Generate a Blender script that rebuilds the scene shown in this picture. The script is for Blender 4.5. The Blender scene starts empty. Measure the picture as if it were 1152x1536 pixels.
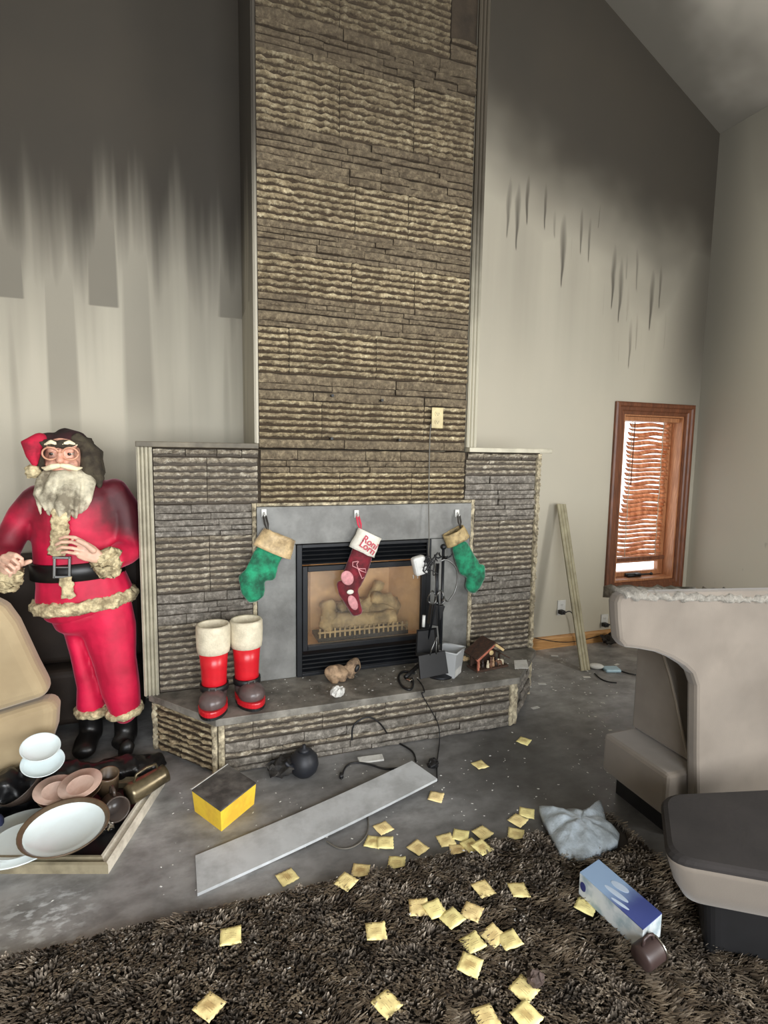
import bpy, bmesh, math, random
from mathutils import Vector, Matrix, noise as mnoise
C = bpy.context.scene.collection
random.seed(7)
V = Vector
pi = math.pi
# ------------------------------------------------------------------ camera
EYE = V((0, 0, 1.5)); FOC = 820.0
_yaw, _pit, _rol = [math.radians(a) for a in (19.69, 6.21, 0.85)]
FWD = V((math.sin(_yaw)*math.cos(_pit), math.cos(_yaw)*math.cos(_pit), -math.sin(_pit)))
_r0 = V((math.cos(_yaw), -math.sin(_yaw), 0)); _u0 = _r0.cross(FWD)
RGT = _r0*math.cos(_rol) + _u0*math.sin(_rol); UPV = -_r0*math.sin(_rol) + _u0*math.cos(_rol)
cam = bpy.data.cameras.new('camera'); camo = bpy.data.objects.new('camera', cam); C.objects.link(camo)
cam.sensor_fit = 'VERTICAL'; cam.sensor_height = 36.0; cam.lens = FOC*36.0/1536.0
cam.clip_start = 0.02
camo.matrix_world = Matrix(((RGT.x, UPV.x, -FWD.x, EYE.x), (RGT.y, UPV.y, -FWD.y, EYE.y), (RGT.z, UPV.z, -FWD.z, EYE.z), (0, 0, 0, 1)))
bpy.context.scene.camera = camo
# ------------------------------------------------------------------ light
sc = bpy.context.scene
sc.view_settings.view_transform = 'Standard'; sc.view_settings.look = 'None'
sc.view_settings.gamma = 1.0; sc.view_settings.use_curve_mapping = False
sc.view_settings.exposure = 0.35
wd = bpy.data.worlds.new('overcast_sky'); sc.world = wd; wd.use_nodes = True
wd.node_tree.nodes['Background'].inputs[0].default_value = (0.93, 0.97, 1.0, 1)
wd.node_tree.nodes['Background'].inputs[1].default_value = 2.2
def area(name, loc, direction, sx, sy, power, col=(1, 1, 1)):
    l = bpy.data.lights.new(name, 'AREA'); l.shape = 'RECTANGLE'; l.size = sx; l.size_y = sy; l.energy = power; l.color = col
    o = bpy.data.objects.new(name, l); C.objects.link(o); o.location = loc
    o.rotation_euler = V(direction).to_track_quat('-Z', 'Z').to_euler()
    return o
# daylight entering by the two window openings behind the camera
area('daylight_right_window', (3.93, -1.35, 1.55), (-1, 0.1, 0), 2.0, 1.85, 150, (1.0, 0.985, 0.95))
area('daylight_rear_window', (.1, -2.42, 1.6), (0, 1, 0), 3.0, 1.9, 185, (0.94, 0.97, 1.0))
# ------------------------------------------------------------------ placing helpers: a sight line met with a real plane
def ray(px, py): return RGT*((px-576)/FOC) - UPV*((py-768)/FOC) + FWD
def fl(px, py, z=0.0):
    d = ray(px, py); return EYE + d*((z-EYE.z)/d.z)
def at(px, py, Y):
    d = ray(px, py); return EYE + d*(Y/d.y)
# ------------------------------------------------------------------ object helpers
def link(name, me, m=None, parent=None):
    o = bpy.data.objects.new(name, me); C.objects.link(o)
    if m is not None and me is not None:
        if len(me.materials) == 0: me.materials.append(m)
    if parent is not None: o.parent = parent
    return o
def tag(o, label=None, cat=None, group=None, kind=None):
    if label: o['label'] = label
    if cat: o['category'] = cat
    if group: o['group'] = group
    if kind: o['kind'] = kind
    return o
def empty(name, loc=(0, 0, 0), rz=0, label=None, cat=None, group=None):
    o = bpy.data.objects.new(name, None); C.objects.link(o); o.location = loc; o.rotation_euler = (0, 0, rz)
    o.empty_display_size = 0.05
    return tag(o, label, cat, group)
class MB:
    def __init__(s): s.v = []; s.f = []
    def add(s, vs, fs):
        b = len(s.v); s.v += [tuple(v) for v in vs]; s.f += [tuple(b+i for i in f) for f in fs]; return s
    def box(s, c, d, M=None):
        x, y, z = d[0]/2, d[1]/2, d[2]/2
        vs = [V((sx*x, sy*y, sz*z)) for sz in (-1, 1) for sy in (-1, 1) for sx in (-1, 1)]
        if M is not None: vs = [M @ v for v in vs]
        return s.add([v + V(c) for v in vs], [(0, 2, 3, 1), (4, 5, 7, 6), (0, 1, 5, 4), (2, 6, 7, 3), (0, 4, 6, 2), (1, 3, 7, 5)])
    def bb(s, a, b):
        return s.box([(a[i]+b[i])/2 for i in range(3)], [abs(b[i]-a[i]) for i in range(3)])
    def tube(s, pts, r, n=8, cap=True, flat=1.0, up=None):
        pts = [V(p) for p in pts]; k = len(pts); rr = r if isinstance(r, (list, tuple)) else [r]*k
        b = len(s.v); prev = None
        for i, p in enumerate(pts):
            t = (pts[min(i+1, k-1)] - pts[max(i-1, 0)])
            t = t.normalized() if t.length > 1e-9 else V((0, 0, 1))
            if prev is None:
                a = V(up) if up else (V((0, 1, 0)) if abs(t.y) < .9 else V((1, 0, 0)))
            else: a = prev
            a = (a - t*a.dot(t)); a = a.normalized() if a.length > 1e-6 else t.orthogonal().normalized(); prev = a
            c = t.cross(a)
            for j in range(n):
                th = 2*pi*j/n
                s.v.append(tuple(p + (a*math.cos(th)*flat + c*math.sin(th))*rr[i]))
        for i in range(k-1):
            for j in range(n):
                j2 = (j+1) % n
                s.f.append((b+i*n+j, b+i*n+j2, b+(i+1)*n+j2, b+(i+1)*n+j))
        if cap:
            s.f.append(tuple(b+j for j in reversed(range(n)))); s.f.append(tuple(b+(k-1)*n+j for j in range(n)))
        return s
    def lathe(s, prof, n=24, M=None, close=False, caps=True):
        """prof: list of (r, z)"""
        b = len(s.v); k = len(prof)
        for (r, z) in prof:
            for j in range(n):
                th = 2*pi*j/n; v = V((r*math.cos(th), r*math.sin(th), z))
                if M is not None: v = M @ v
                s.v.append(tuple(v))
        for i in range(k-1 if not close else k):
            for j in range(n):
                j2 = (j+1) % n; i2 = (i+1) % k
                s.f.append((b+i*n+j, b+i*n+j2, b+i2*n+j2, b+i2*n+j))
        if not close and caps:
            if prof[0][0] > 1e-4: s.f.append(tuple(b+j for j in reversed(range(n))))
            if prof[-1][0] > 1e-4: s.f.append(tuple(b+(k-1)*n+j for j in range(n)))
        return s
    def prism(s, poly, a, b, axis='y'):
        """poly in the two other axes (x,z) for y, (x,y) for z, (y,z) for x"""
        def mk(p, t): return {'y': (p[0], t, p[1]), 'z': (p[0], p[1], t), 'x': (t, p[0], p[1])}[axis]
        n = len(poly); s.add([mk(p, a) for p in poly] + [mk(p, b) for p in poly],
            [tuple(range(n)), tuple(n+i for i in reversed(range(n)))] + [(i, i+n, (i+1) % n+n, (i+1) % n) for i in range(n)])
        return s
    def chain(s, pts, n=14):
        """pts: (pos, half width in the picture-facing plane, half depth along y); closed, rounded ends"""
        P = [V(p[0]) for p in pts]; k = len(P); rings = []
        W = [p[1] for p in pts]; D = [p[2] for p in pts]
        def frame(i):
            t = P[min(i+1, k-1)] - P[max(i-1, 0)]; t.normalize()
            a = V((0, 1, 0)); a = a - t*a.dot(t)
            if a.length < .25: a = V((0, 0, 1)) - t*t.z
            a.normalize(); return t, a, t.cross(a)
        for i in range(k):
            t, a, c = frame(i)
            if i == 0:
                for q in (-1.0, -.85, -.5):
                    sc_ = math.sqrt(max(0, 1-q*q)) if q > -1 else .02
                    rings.append((P[0] + t*q*min(W[0], D[0]), W[0]*sc_, D[0]*sc_, a, c))
            rings.append((P[i], W[i], D[i], a, c))
            if i == k-1:
                for q in (.5, .85, 1.0):
                    sc_ = math.sqrt(max(0, 1-q*q)) if q < 1 else .02
                    rings.append((P[i] + t*q*min(W[i], D[i]), W[i]*sc_, D[i]*sc_, a, c))
        b = len(s.v)
        for (p, w, d, a, c) in rings:
            for j in range(n):
                th = 2*pi*j/n; s.v.append(tuple(p + a*math.cos(th)*d + c*math.sin(th)*w))
        m = len(rings)
        for i in range(m-1):
            for j in range(n):
                j2 = (j+1) % n; s.f.append((b+i*n+j, b+i*n+j2, b+(i+1)*n+j2, b+(i+1)*n+j))
        s.f.append(tuple(b+j for j in reversed(range(n)))); s.f.append(tuple(b+(m-1)*n+j for j in range(n)))
        return s
    def ball(s, c, r, n=12, M=None):
        rx, ry, rz = r if isinstance(r, (tuple, list)) else (r, r, r)
        b = len(s.v); m = max(6, n//2+2)
        for i in range(m+1):
            ph = pi*i/m
            for j in range(n):
                th = 2*pi*j/n; v = V((rx*math.sin(ph)*math.cos(th), ry*math.sin(ph)*math.sin(th), -rz*math.cos(ph)))
                if M is not None: v = M @ v
                s.v.append(tuple(v + V(c)))
        for i in range(m):
            for j in range(n):
                j2 = (j+1) % n; s.f.append((b+i*n+j, b+i*n+j2, b+(i+1)*n+j2, b+(i+1)*n+j))
        return s
    def mesh(s, name, smooth=False, clean=True):
        me = bpy.data.meshes.new(name); me.from_pydata(s.v, [], s.f)
        if clean:
            bm = bmesh.new(); bm.from_mesh(me); bmesh.ops.remove_doubles(bm, verts=bm.verts, dist=1e-6)
            bmesh.ops.recalc_face_normals(bm, faces=bm.faces); bm.to_mesh(me); bm.free()
        if smooth: me.polygons.foreach_set('use_smooth', [True]*len(me.polygons))
        me.update(); return me
    def build(s, name, m, parent=None, smooth=False, bevel=0, remesh=0, sm=0, sub=0, loc=None, wob=0, wobs=20):
        if wob:
            s.v = [tuple(V(p) + mnoise.noise_vector(V(p)*wobs)*wob) for p in s.v]
        o = link(name, s.mesh(name, smooth), m, parent)
        if remesh:
            r = o.modifiers.new('Remesh', 'REMESH'); r.mode = 'VOXEL'; r.voxel_size = remesh; r.use_smooth_shade = True
        if sm:
            r = o.modifiers.new('Smooth', 'SMOOTH'); r.factor = .5; r.iterations = sm
        if bevel:
            r = o.modifiers.new('Bevel', 'BEVEL'); r.width = bevel; r.segments = 4 if bevel > .03 else 2; r.limit_method = 'ANGLE'
        if sub:
            r = o.modifiers.new('Sub', 'SUBSURF'); r.levels = sub; r.render_levels = sub
        if loc is not None: o.location = loc
        return o
# ------------------------------------------------------------------ materials
def s2l(c): return tuple(((x/255)/12.92 if x/255 <= .04045 else ((x/255+.055)/1.055)**2.4) for x in c)
class NT:
    def __init__(s, name):
        s.m = bpy.data.materials.new(name); s.m.use_nodes = True; s.t = s.m.node_tree
        s.b = s.t.nodes['Principled BSDF']; s.out = s.t.nodes['Material Output']
    def n(s, typ, **kw):
        nd = s.t.nodes.new('ShaderNode'+typ)
        for k, v in kw.items():
            if k in nd.inputs: nd.inputs[k].default_value = v
            else: setattr(nd, k, v)
        return nd
    def l(s, a, b): s.t.links.new(a, b)
    def coord(s, kind='Object', scale=(1, 1, 1)):
        if kind == 'World': src = s.n('NewGeometry').outputs['Position']
        else: src = s.n('TexCoord').outputs[kind]
        if scale != (1, 1, 1):
            mp = s.n('Mapping'); mp.inputs['Scale'].default_value = scale; s.l(src, mp.inputs[0]); src = mp.outputs[0]
        return src
    def noise(s, vec, scale=5, detail=4, rough=.55):
        nd = s.n('TexNoise'); nd.inputs['Scale'].default_value = scale; nd.inputs['Detail'].default_value = detail
        nd.inputs['Roughness'].default_value = rough; s.l(vec, nd.inputs['Vector']); return nd.outputs['Fac']
    def ramp(s, fac, stops):
        nd = s.n('ValToRGB'); e = nd.color_ramp.elements
        while len(e) < len(stops): e.new(.5)
        for i, (p, c) in enumerate(stops):
            e[i].position = p; e[i].color = (c, c, c, 1) if isinstance(c, (int, float)) else (*c, 1)
        s.l(fac, nd.inputs[0]); return nd.outputs[0]
    def math(s, op, a, b=None, clamp=False):
        nd = s.n('Math', operation=op); nd.use_clamp = clamp
        for i, x in enumerate((a, b)):
            if x is None: continue
            if isinstance(x, (int, float)): nd.inputs[i].default_value = x
            else: s.l(x, nd.inputs[i])
        return nd.outputs[0]
    def mr(s, v, a, b, c=0, d=1):
        nd = s.n('MapRange'); nd.interpolation_type = 'SMOOTHSTEP'
        for i, x in enumerate((a, b, c, d)): nd.inputs[i+1].default_value = x
        s.l(v, nd.inputs[0]); return nd.outputs[0]
    def mix(s, fac, a, b, blend='MIX'):
        nd = s.n('Mix', data_type='RGBA', blend_type=blend)
        if isinstance(fac, (int, float)): nd.inputs[0].default_value = fac
        else: s.l(fac, nd.inputs[0])
        for i, x in ((6, a), (7, b)):
            if isinstance(x, tuple): nd.inputs[i].default_value = (*x[:3], 1)
            else: s.l(x, nd.inputs[i])
        return nd.outputs[2]
    def bump(s, h, strength=.3, dist=.01):
        nd = s.n('Bump'); nd.inputs['Strength'].default_value = strength; nd.inputs['Distance'].default_value = dist
        s.l(h, nd.inputs['Height']); s.l(nd.outputs[0], s.b.inputs['Normal'])
    def col(s, c):
        if isinstance(c, tuple): s.b.inputs['Base Color'].default_value = (*c[:3], 1)
        else: s.l(c, s.b.inputs['Base Color'])
    def rough(s, r):
        if isinstance(r, (int, float)): s.b.inputs['Roughness'].default_value = r
        else: s.l(r, s.b.inputs['Roughness'])
    def xyz(s, vec):
        nd = s.n('SeparateXYZ'); s.l(vec, nd.inputs[0]); return nd.outputs
def simple(name, c, rough=.6, var=.25, scale=8, metal=0, bump=0, bscale=60, dirt=None, dirtamt=.5, spec=.5, sheen=0, coat=0):
    m = NT(name); c = s2l(c); co = m.coord()
    f = m.noise(co, scale, 5)
    dk = tuple(x*(1-var) for x in c); lt = tuple(min(1, x*(1+var)) for x in c)
    k = m.ramp(f, [(.3, dk), (.7, lt)])
    if dirt:
        d = m.ramp(m.noise(m.coord(), scale*.7+1, 6, .65), [(.42, 0.), (.62, 1.)])
        k = m.mix(m.math('MULTIPLY', d, dirtamt), k, s2l(dirt))
    m.col(k); m.rough(rough); m.b.inputs['Metallic'].default_value = metal
    m.b.inputs['Specular IOR Level'].default_value = spec
    if sheen: m.b.inputs['Sheen Weight'].default_value = sheen; m.b.inputs['Sheen Roughness'].default_value = .4
    if coat: m.b.inputs['Coat Weight'].default_value = coat
    if bump: m.bump(m.noise(m.coord(), bscale, 6, .65), bump, .006)
    return m.m
SOOT = s2l((34, 30, 26))
def wall_mat(name, side):
    m = NT(name); P = m.coord('World'); x, y, z = m.xyz(P)
    base = s2l((190, 182, 164)); base2 = s2l((178, 173, 158))
    k = m.mix(m.noise(P, 1.3, 4), base, base2)
    if side == 'back':
        # left of the chimney: soot down to ragged streak bottoms
        st = m.noise(m.coord('World', (7, 7, .35)), 1.0, 3, .5)
        st2 = m.noise(m.coord('World', (16, 16, .5)), 1.0, 2, .5)
        zz = m.math('ADD', z, m.math('ADD', m.math('MULTIPLY', m.math('SUBTRACT', st, .5), 1.25), m.math('MULTIPLY', m.math('SUBTRACT', st2, .5), .35)))
        left = m.mr(x, .5, 1.0, 1, 0)
        heavy = m.mr(zz, 1.95, 3.0, 0, .95)
        veil = m.mr(zz, 1.7, 2.6, 0, .38)
        # a straight lap line where lower paint stayed cleaner, in patches
        lap = m.math('MULTIPLY', m.mr(z, 2.268, 2.283, 0, .62), m.ramp(m.noise(m.coord('World', (3.4, 3.4, .05)), 1.0, 1), [(.47, 0.), (.52, 1.)]))
        lap = m.math('MULTIPLY', lap, m.mr(z, 2.9, 3.3, 1, 0))
        tall = m.math('MULTIPLY', m.ramp(m.noise(m.coord('World', (4.2, 4.2, .02)), 1.3, 1), [(.5, 0.), (.56, .4)]), m.mr(z, 1.5, 1.9, .4, 1))
        fl_ = m.math('MAXIMUM', m.math('MAXIMUM', heavy, veil), m.math('MAXIMUM', lap, tall))
        fl_ = m.math('MULTIPLY', fl_, left)
        # right of the chimney: long thin drips and a cloud in the corner and under the roof
        right = m.mr(x, 1.2, 1.6, 0, 1)
        wob = m.math('MULTIPLY', m.math('SUBTRACT', m.noise(m.coord('World', (6, 6, 2.5)), 1.0, 2), .5), .05)
        def drips(freq, seed, base, spread, x0, x1, wmax, span, amt):
            xc = m.math('MULTIPLY', m.math('ADD', x, wob), freq)
            cell = m.math('FLOOR', xc); fr = m.math('SUBTRACT', xc, cell)
            wn = m.n('TexWhiteNoise', noise_dimensions='1D'); m.l(m.math('ADD', cell, seed), wn.inputs['W'])
            wn2 = m.n('TexWhiteNoise', noise_dimensions='1D'); m.l(m.math('ADD', cell, seed+31.7), wn2.inputs['W'])
            zb = m.math('ADD', m.math('MULTIPLY', wn.outputs['Value'], spread), m.math('SUBTRACT', base, m.math('MULTIPLY', x, .40)))
            above = m.math('SUBTRACT', z, zb)
            width = m.mr(above, 0, .4, .12, wmax)
            core = m.mr(m.math('SUBTRACT', 1.0, m.math('DIVIDE', m.math('ABSOLUTE', m.math('SUBTRACT', fr, .5)), width), True), 0, 1)
            dr = m.math('MULTIPLY', core, m.math('MULTIPLY', m.mr(above, 0, .05), m.mr(above, .02, span, 1, .0)))
            dr = m.math('MULTIPLY', dr, m.mr(wn2.outputs['Value'], .15, .75, .25, amt))
            return m.math('MULTIPLY', dr, m.math('MULTIPLY', m.mr(x, x0, x0+.15), m.mr(x, x1-.3, x1, 1, 0)))
        dr = m.math('MAXIMUM', drips(13.0, 0, 3.62, .75, 2.0, 3.75, .75, 1.1, .9), drips(19.0, 5.0, 3.42, .55, 2.85, 3.6, .7, .6, .75))
        dr = m.math('MAXIMUM', dr, drips(9.0, 11.0, 3.95, .5, 2.0, 3.5, .9, 1.0, .55))
        cl = m.math('ADD', z, m.math('ADD', m.math('MULTIPLY', m.math('SUBTRACT', m.noise(P, 1.1, 3), .5), 1.0), m.math('MULTIPLY', x, .42)))
        cloud = m.mr(cl, 3.6, 5.0, 0, .94)
        cor = m.math('MULTIPLY', m.mr(x, 3.25, 4.0, 0, .82), m.mr(z, 1.0, 2.6, .2, 1))
        veil2 = m.math('MULTIPLY', m.mr(z, 1.6, 2.9, 0, .34), m.ramp(m.noise(m.coord('World', (5, 5, .3)), 1., 3), [(.3, .5), (.7, 1.)]))
        frt = m.math('MAXIMUM', m.math('MAXIMUM', dr, cloud), m.math('MAXIMUM', cor, veil2))
        frt = m.math('MULTIPLY', frt, right)
        f = m.math('MAXIMUM', fl_, frt)
        k = m.mix(f, k, m.mix(m.noise(P, 2.0, 3), s2l((50, 42, 32)), s2l((30, 25, 20))))
    elif side == 'right':
        cor = m.math('MULTIPLY', m.mr(y, 2.75, 3.42, 0, .66), m.mr(z, .5, 2.8, .2, 1))
        up = m.mr(m.math('ADD', z, m.math('MULTIPLY', m.noise(P, 1.2, 3), 1.2)), 2.6, 4.8, 0, .55)
        spots = m.ramp(m.noise(m.coord('World', (4, 4, 3)), 3.0, 2), [(.70, 0.), (.76, .25)])
        f = m.math('MAXIMUM', m.math('MAXIMUM', cor, up), spots)
        k = m.mix(f, k, s2l((58, 56, 52)))
    elif side == 'ceiling':
        k = m.mix(m.noise(P, .8, 4), s2l((206, 200, 188)), s2l((186, 180, 170)))
        f = m.mr(m.math('ADD', y, m.math('MULTIPLY', m.math('SUBTRACT', m.noise(P, 1.6, 3), .5), .9)), 2.5, 3.3, .05, .74)
        k = m.mix(f, k, s2l((62, 58, 48)))
    else:
        f = m.mr(m.math('ADD', z, m.math('MULTIPLY', m.noise(P, 1.2, 3), 1.2)), 2.2, 4.2, 0.2, .9)
        k = m.mix(f, k, s2l((48, 43, 36)))
    m.col(k); m.rough(.75); m.bump(m.noise(P, 90, 3), .06, .004)
    return m.m
def floor_mat():
    m = NT('sooty_shaded_subfloor'); P = m.coord('World')
    n1 = m.noise(P, 1.6, 6, .6); n2 = m.noise(m.coord('World', (1, 1.6, 1)), 7, 6, .65); n3 = m.noise(P, 45, 4, .7)
    k = m.ramp(n1, [(.32, s2l((116, 115, 114))), (.52, s2l((154, 153, 152))), (.7, s2l((184, 184, 184)))])
    k = m.mix(m.math('MULTIPLY', m.ramp(n2, [(.35, 1.), (.6, 0.)]), .5), k, s2l((58, 56, 54)))
    k = m.mix(m.ramp(n3, [(.66, 0.), (.74, .5)]), k, s2l((165, 163, 160)))
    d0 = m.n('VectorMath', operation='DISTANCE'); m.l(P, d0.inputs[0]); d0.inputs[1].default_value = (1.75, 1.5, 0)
    k = m.mix(m.mr(m.math('ADD', d0.outputs['Value'], m.math('MULTIPLY', m.math('SUBTRACT', n1, .5), .9)), .35, 2.1, .72, 0), k, s2l((52, 50, 48)))  # chair and ottoman shade, along with heavier soot, painted into the floor colour
    # a pale plaster smear on the floor left of the rug
    d = m.n('VectorMath', operation='DISTANCE'); m.l(P, d.inputs[0]); d.inputs[1].default_value = (-.47, 1.86, 0)
    sm = m.math('MULTIPLY', m.mr(d.outputs['Value'], .04, .2, 1, 0), m.ramp(m.noise(m.coord('World', (9, 16, 1)), 2.2, 5), [(.5, 0.), (.62, .75)]))
    k = m.mix(sm, k, s2l((205, 208, 210)))
    m.col(k); m.rough(m.ramp(n1, [(.3, .55), (.7, .34)])); m.b.inputs['Specular IOR Level'].default_value = .4
    m.bump(m.noise(P, 30, 6, .7), .18, .006)
    return m.m
def stone_mat(name, lo, hi, upper=(58, 48, 34), ht=(2.3, 3.9), amt=.72, dark=(70, 56, 40)):
    m = NT(name); P = m.coord('World'); x, y, z = m.xyz(P)
    info = m.n('ObjectInfo').outputs['Random']
    n = m.noise(P, 38, 6, .7); n2 = m.noise(m.coord('World', (3, 3, 9)), 1.5, 3)
    k = m.ramp(n, [(.34, tuple(c*.55 for c in s2l(lo))), (.5, s2l(lo)), (.68, s2l(hi))])
    k = m.mix(m.mr(info, 0, 1, 0, .16), k, s2l((110, 98, 84)))
    cr = m.n('Attribute', attribute_name='crest', attribute_type='GEOMETRY').outputs['Fac']
    k = m.mix(m.mr(m.math('ADD', cr, m.math('MULTIPLY', m.math('SUBTRACT', m.noise(P, 75, 5, .75), .5), 1.7)), .22, .8, 1, 0), k, s2l(dark))  # paints lit rims on the crests and shade in the recesses
    s = m.mr(m.math('ADD', z, m.math('MULTIPLY', m.math('SUBTRACT', n2, .5), .9)), ht[0], ht[1], 0, amt)
    k = m.mix(s, k, s2l(upper)); k = m.mix(m.ramp(m.noise(P, 3.1, 5, .6), [(.48, 0.), (.72, .35)]), k, s2l(dark))
    m.col(k); m.rough(.85); m.bump(m.noise(P, 100, 6, .75), 1.0, .010)
    return m.m
M = {}
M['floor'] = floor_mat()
for sd in ('back', 'right', 'left', 'ceiling'): M['wall_'+sd] = wall_mat('smoke_stained_paint_'+sd, sd)
M['rib'] = stone_mat('split_stone', (176, 158, 124), (240, 226, 188))
M['flat'] = stone_mat('flat_stone', (126, 112, 90), (172, 156, 126))
M['rib_grey'] = stone_mat('grey_split_stone', (170, 158, 138), (240, 232, 212), ht=(8, 9), dark=(92, 84, 75))
M['flat_grey'] = stone_mat('grey_flat_stone', (136, 130, 121), (188, 181, 170), ht=(8, 9), dark=(84, 78, 70))
M['mortar'] = simple('sooty_mortar', (50, 41, 30), .95, .4, 14, bump=.5)
M['edge_stone'] = simple('chipped_edge_stone', (196, 184, 156), .9, .35, 30, bump=.7, bscale=90, dirt=(70, 60, 48), dirtamt=.8)
M['slate'] = simple('honed_slate', (120, 120, 117), .5, .22, 7, bump=.15, bscale=70, dirt=(70, 68, 64), dirtamt=.5)
M['hearthslab'] = simple('dusty_hearth_slate', (126, 122, 114), .6, .3, 9, bump=.3, bscale=70, dirt=(62, 58, 52), dirtamt=.7)
M['trim'] = simple('painted_trim', (190, 184, 164), .5, .12, 5, dirt=(96, 88, 72), dirtamt=.45)
def sooty_trim():
    m = NT('smoked_trim'); P = m.coord('World'); z = m.xyz(P)[2]
    f = m.mr(m.math('ADD', z, m.math('MULTIPLY', m.math('SUBTRACT', m.noise(P, 5, 4), .5), .6)), 1.8, 3.1, .12, .95)
    m.col(m.mix(f, s2l((190, 184, 164)), s2l((56, 48, 38)))); m.rough(.5); return m.m
M['trim_smoked'] = sooty_trim()
M['trim_dark'] = simple('sooty_ledge', (112, 104, 88), .6, .25, 6, dirt=(52, 46, 38), dirtamt=.7)
M['black'] = simple('black_metal', (24, 26, 30), .42, .25, 12, metal=.3, bump=.05)
M['black_soft'] = simple('black_plastic', (20, 20, 22), .5, .3, 10)
M['steel'] = simple('dull_steel', (120, 120, 118), .35, .2, 10, metal=.9)
M['chrome'] = simple('bright_metal', (190, 186, 178), .22, .2, 14, metal=1)
M['white'] = simple('white_plastic', (214, 214, 210), .45, .08, 8, dirt=(120, 118, 112), dirtamt=.3)
M['paper'] = simple('white_paper', (212, 211, 206), .8, .1, 20, dirt=(130, 126, 118), dirtamt=.35)
M['oak'] = None
def wood_mat(name, a, b, axis=(1, 1, 12), rough=.45):
    m = NT(name); co = m.coord('Object', axis); n = m.noise(co, 3, 5, .6)
    w = m.n('TexWave', wave_type='BANDS', bands_direction='DIAGONAL'); w.inputs['Scale'].default_value = 2.2; w.inputs['Distortion'].default_value = 6; m.l(co, w.inputs[0])
    k = m.mix(m.math('MULTIPLY', w.outputs['Fac'], .5), m.ramp(n, [(.3, s2l(a)), (.7, s2l(b))]), s2l(a))
    m.col(k); m.rough(rough); m.bump(n, .08, .003); return m.m
M['oak'] = wood_mat('oak_wood', (160, 112, 62), (212, 166, 108), (2, 1, 30))
M['casing'] = wood_mat('brown_casing_wood', (84, 48, 30), (132, 80, 52), (14, 14, 2))
M['sashwood'] = wood_mat('window_sash_wood', (150, 96, 62), (196, 140, 98), (14, 14, 2))
# ================================================================== THE ROOM
BY, RX, LX, RY = 3.46, 4.0, -3.0, -2.5
WX0, WX1, WZ0, WZ1 = 3.225, 3.845, .475, 1.83           # window opening in the back wall
def struct(o): return tag(o, kind='structure')
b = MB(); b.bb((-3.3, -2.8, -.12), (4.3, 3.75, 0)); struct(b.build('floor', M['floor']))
b = MB()
b.bb((LX-.15, BY, 0), (WX0, BY+.16, 4.03)); b.bb((WX1, BY, 0), (RX+.15, BY+.16, 4.03))
b.bb((WX0, BY, 0), (WX1, BY+.16, WZ0)); b.bb((WX0, BY, WZ1), (WX1, BY+.16, 4.03))
b.prism([(LX-.15, 4.03), (RX+.15, 4.03), (.5, 5.98)], BY, BY+.16)
struct(b.build('wall_back', M['wall_back']))
b = MB(); oy0, oy1, oz0, oz1 = -2.35, -.35, .65, 2.5
b.bb((RX, RY-.15, 0), (RX+.15, oy0, 4.03)); b.bb((RX, oy1, 0), (RX+.15, BY, 4.03)); b.bb((RX, oy0, 0), (RX+.15, oy1, oz0)); b.bb((RX, oy0, oz1), (RX+.15, oy1, 4.03))
struct(b.build('wall_right', M['wall_right']))
b = MB(); b.bb((LX-.15, RY-.15, 0), (LX, BY, 4.03)); struct(b.build('wall_left', M['wall_left']))
b = MB(); b.bb((LX, RY-.15, 0), (-1.45, RY, 4.03)); b.bb((1.65, RY-.15, 0), (RX, RY, 4.03)); b.bb((-1.45, RY-.15, 0), (1.65, RY, .6)); b.bb((-1.45, RY-.15, 2.6), (1.65, RY, 4.03))
b.prism([(LX-.15, 4.03), (RX+.15, 4.03), (.5, 5.98)], RY-.15, RY)
struct(b.build('wall_front', M['wall_left']))
b = MB()
b.prism([(RX+.3, 3.866), (.5, 5.98), (.5, 6.15), (RX+.3, 4.03)], RY-.3, BY+.2); b.prism([(LX-.3, 3.84), (.5, 5.98), (.5, 6.15), (LX-.3, 4.03)], RY-.3, BY+.2)
struct(b.build('ceiling', M['wall_ceiling']))
# baseboards
b = MB(); b.prism([(BY, .0), (BY-.018, .0), (BY-.018, .075), (BY-.010, .092), (BY, .095)], 2.1, 3.97, 'x'); struct(b.build('baseboard_back', M['oak']))
b = MB(); b.prism([(RX, .0), (RX-.018, .0), (RX-.018, .075), (RX-.010, .092), (RX, .095)], -2.4, 3.44, 'y'); struct(b.build('baseboard_right', M['oak']))
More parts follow.
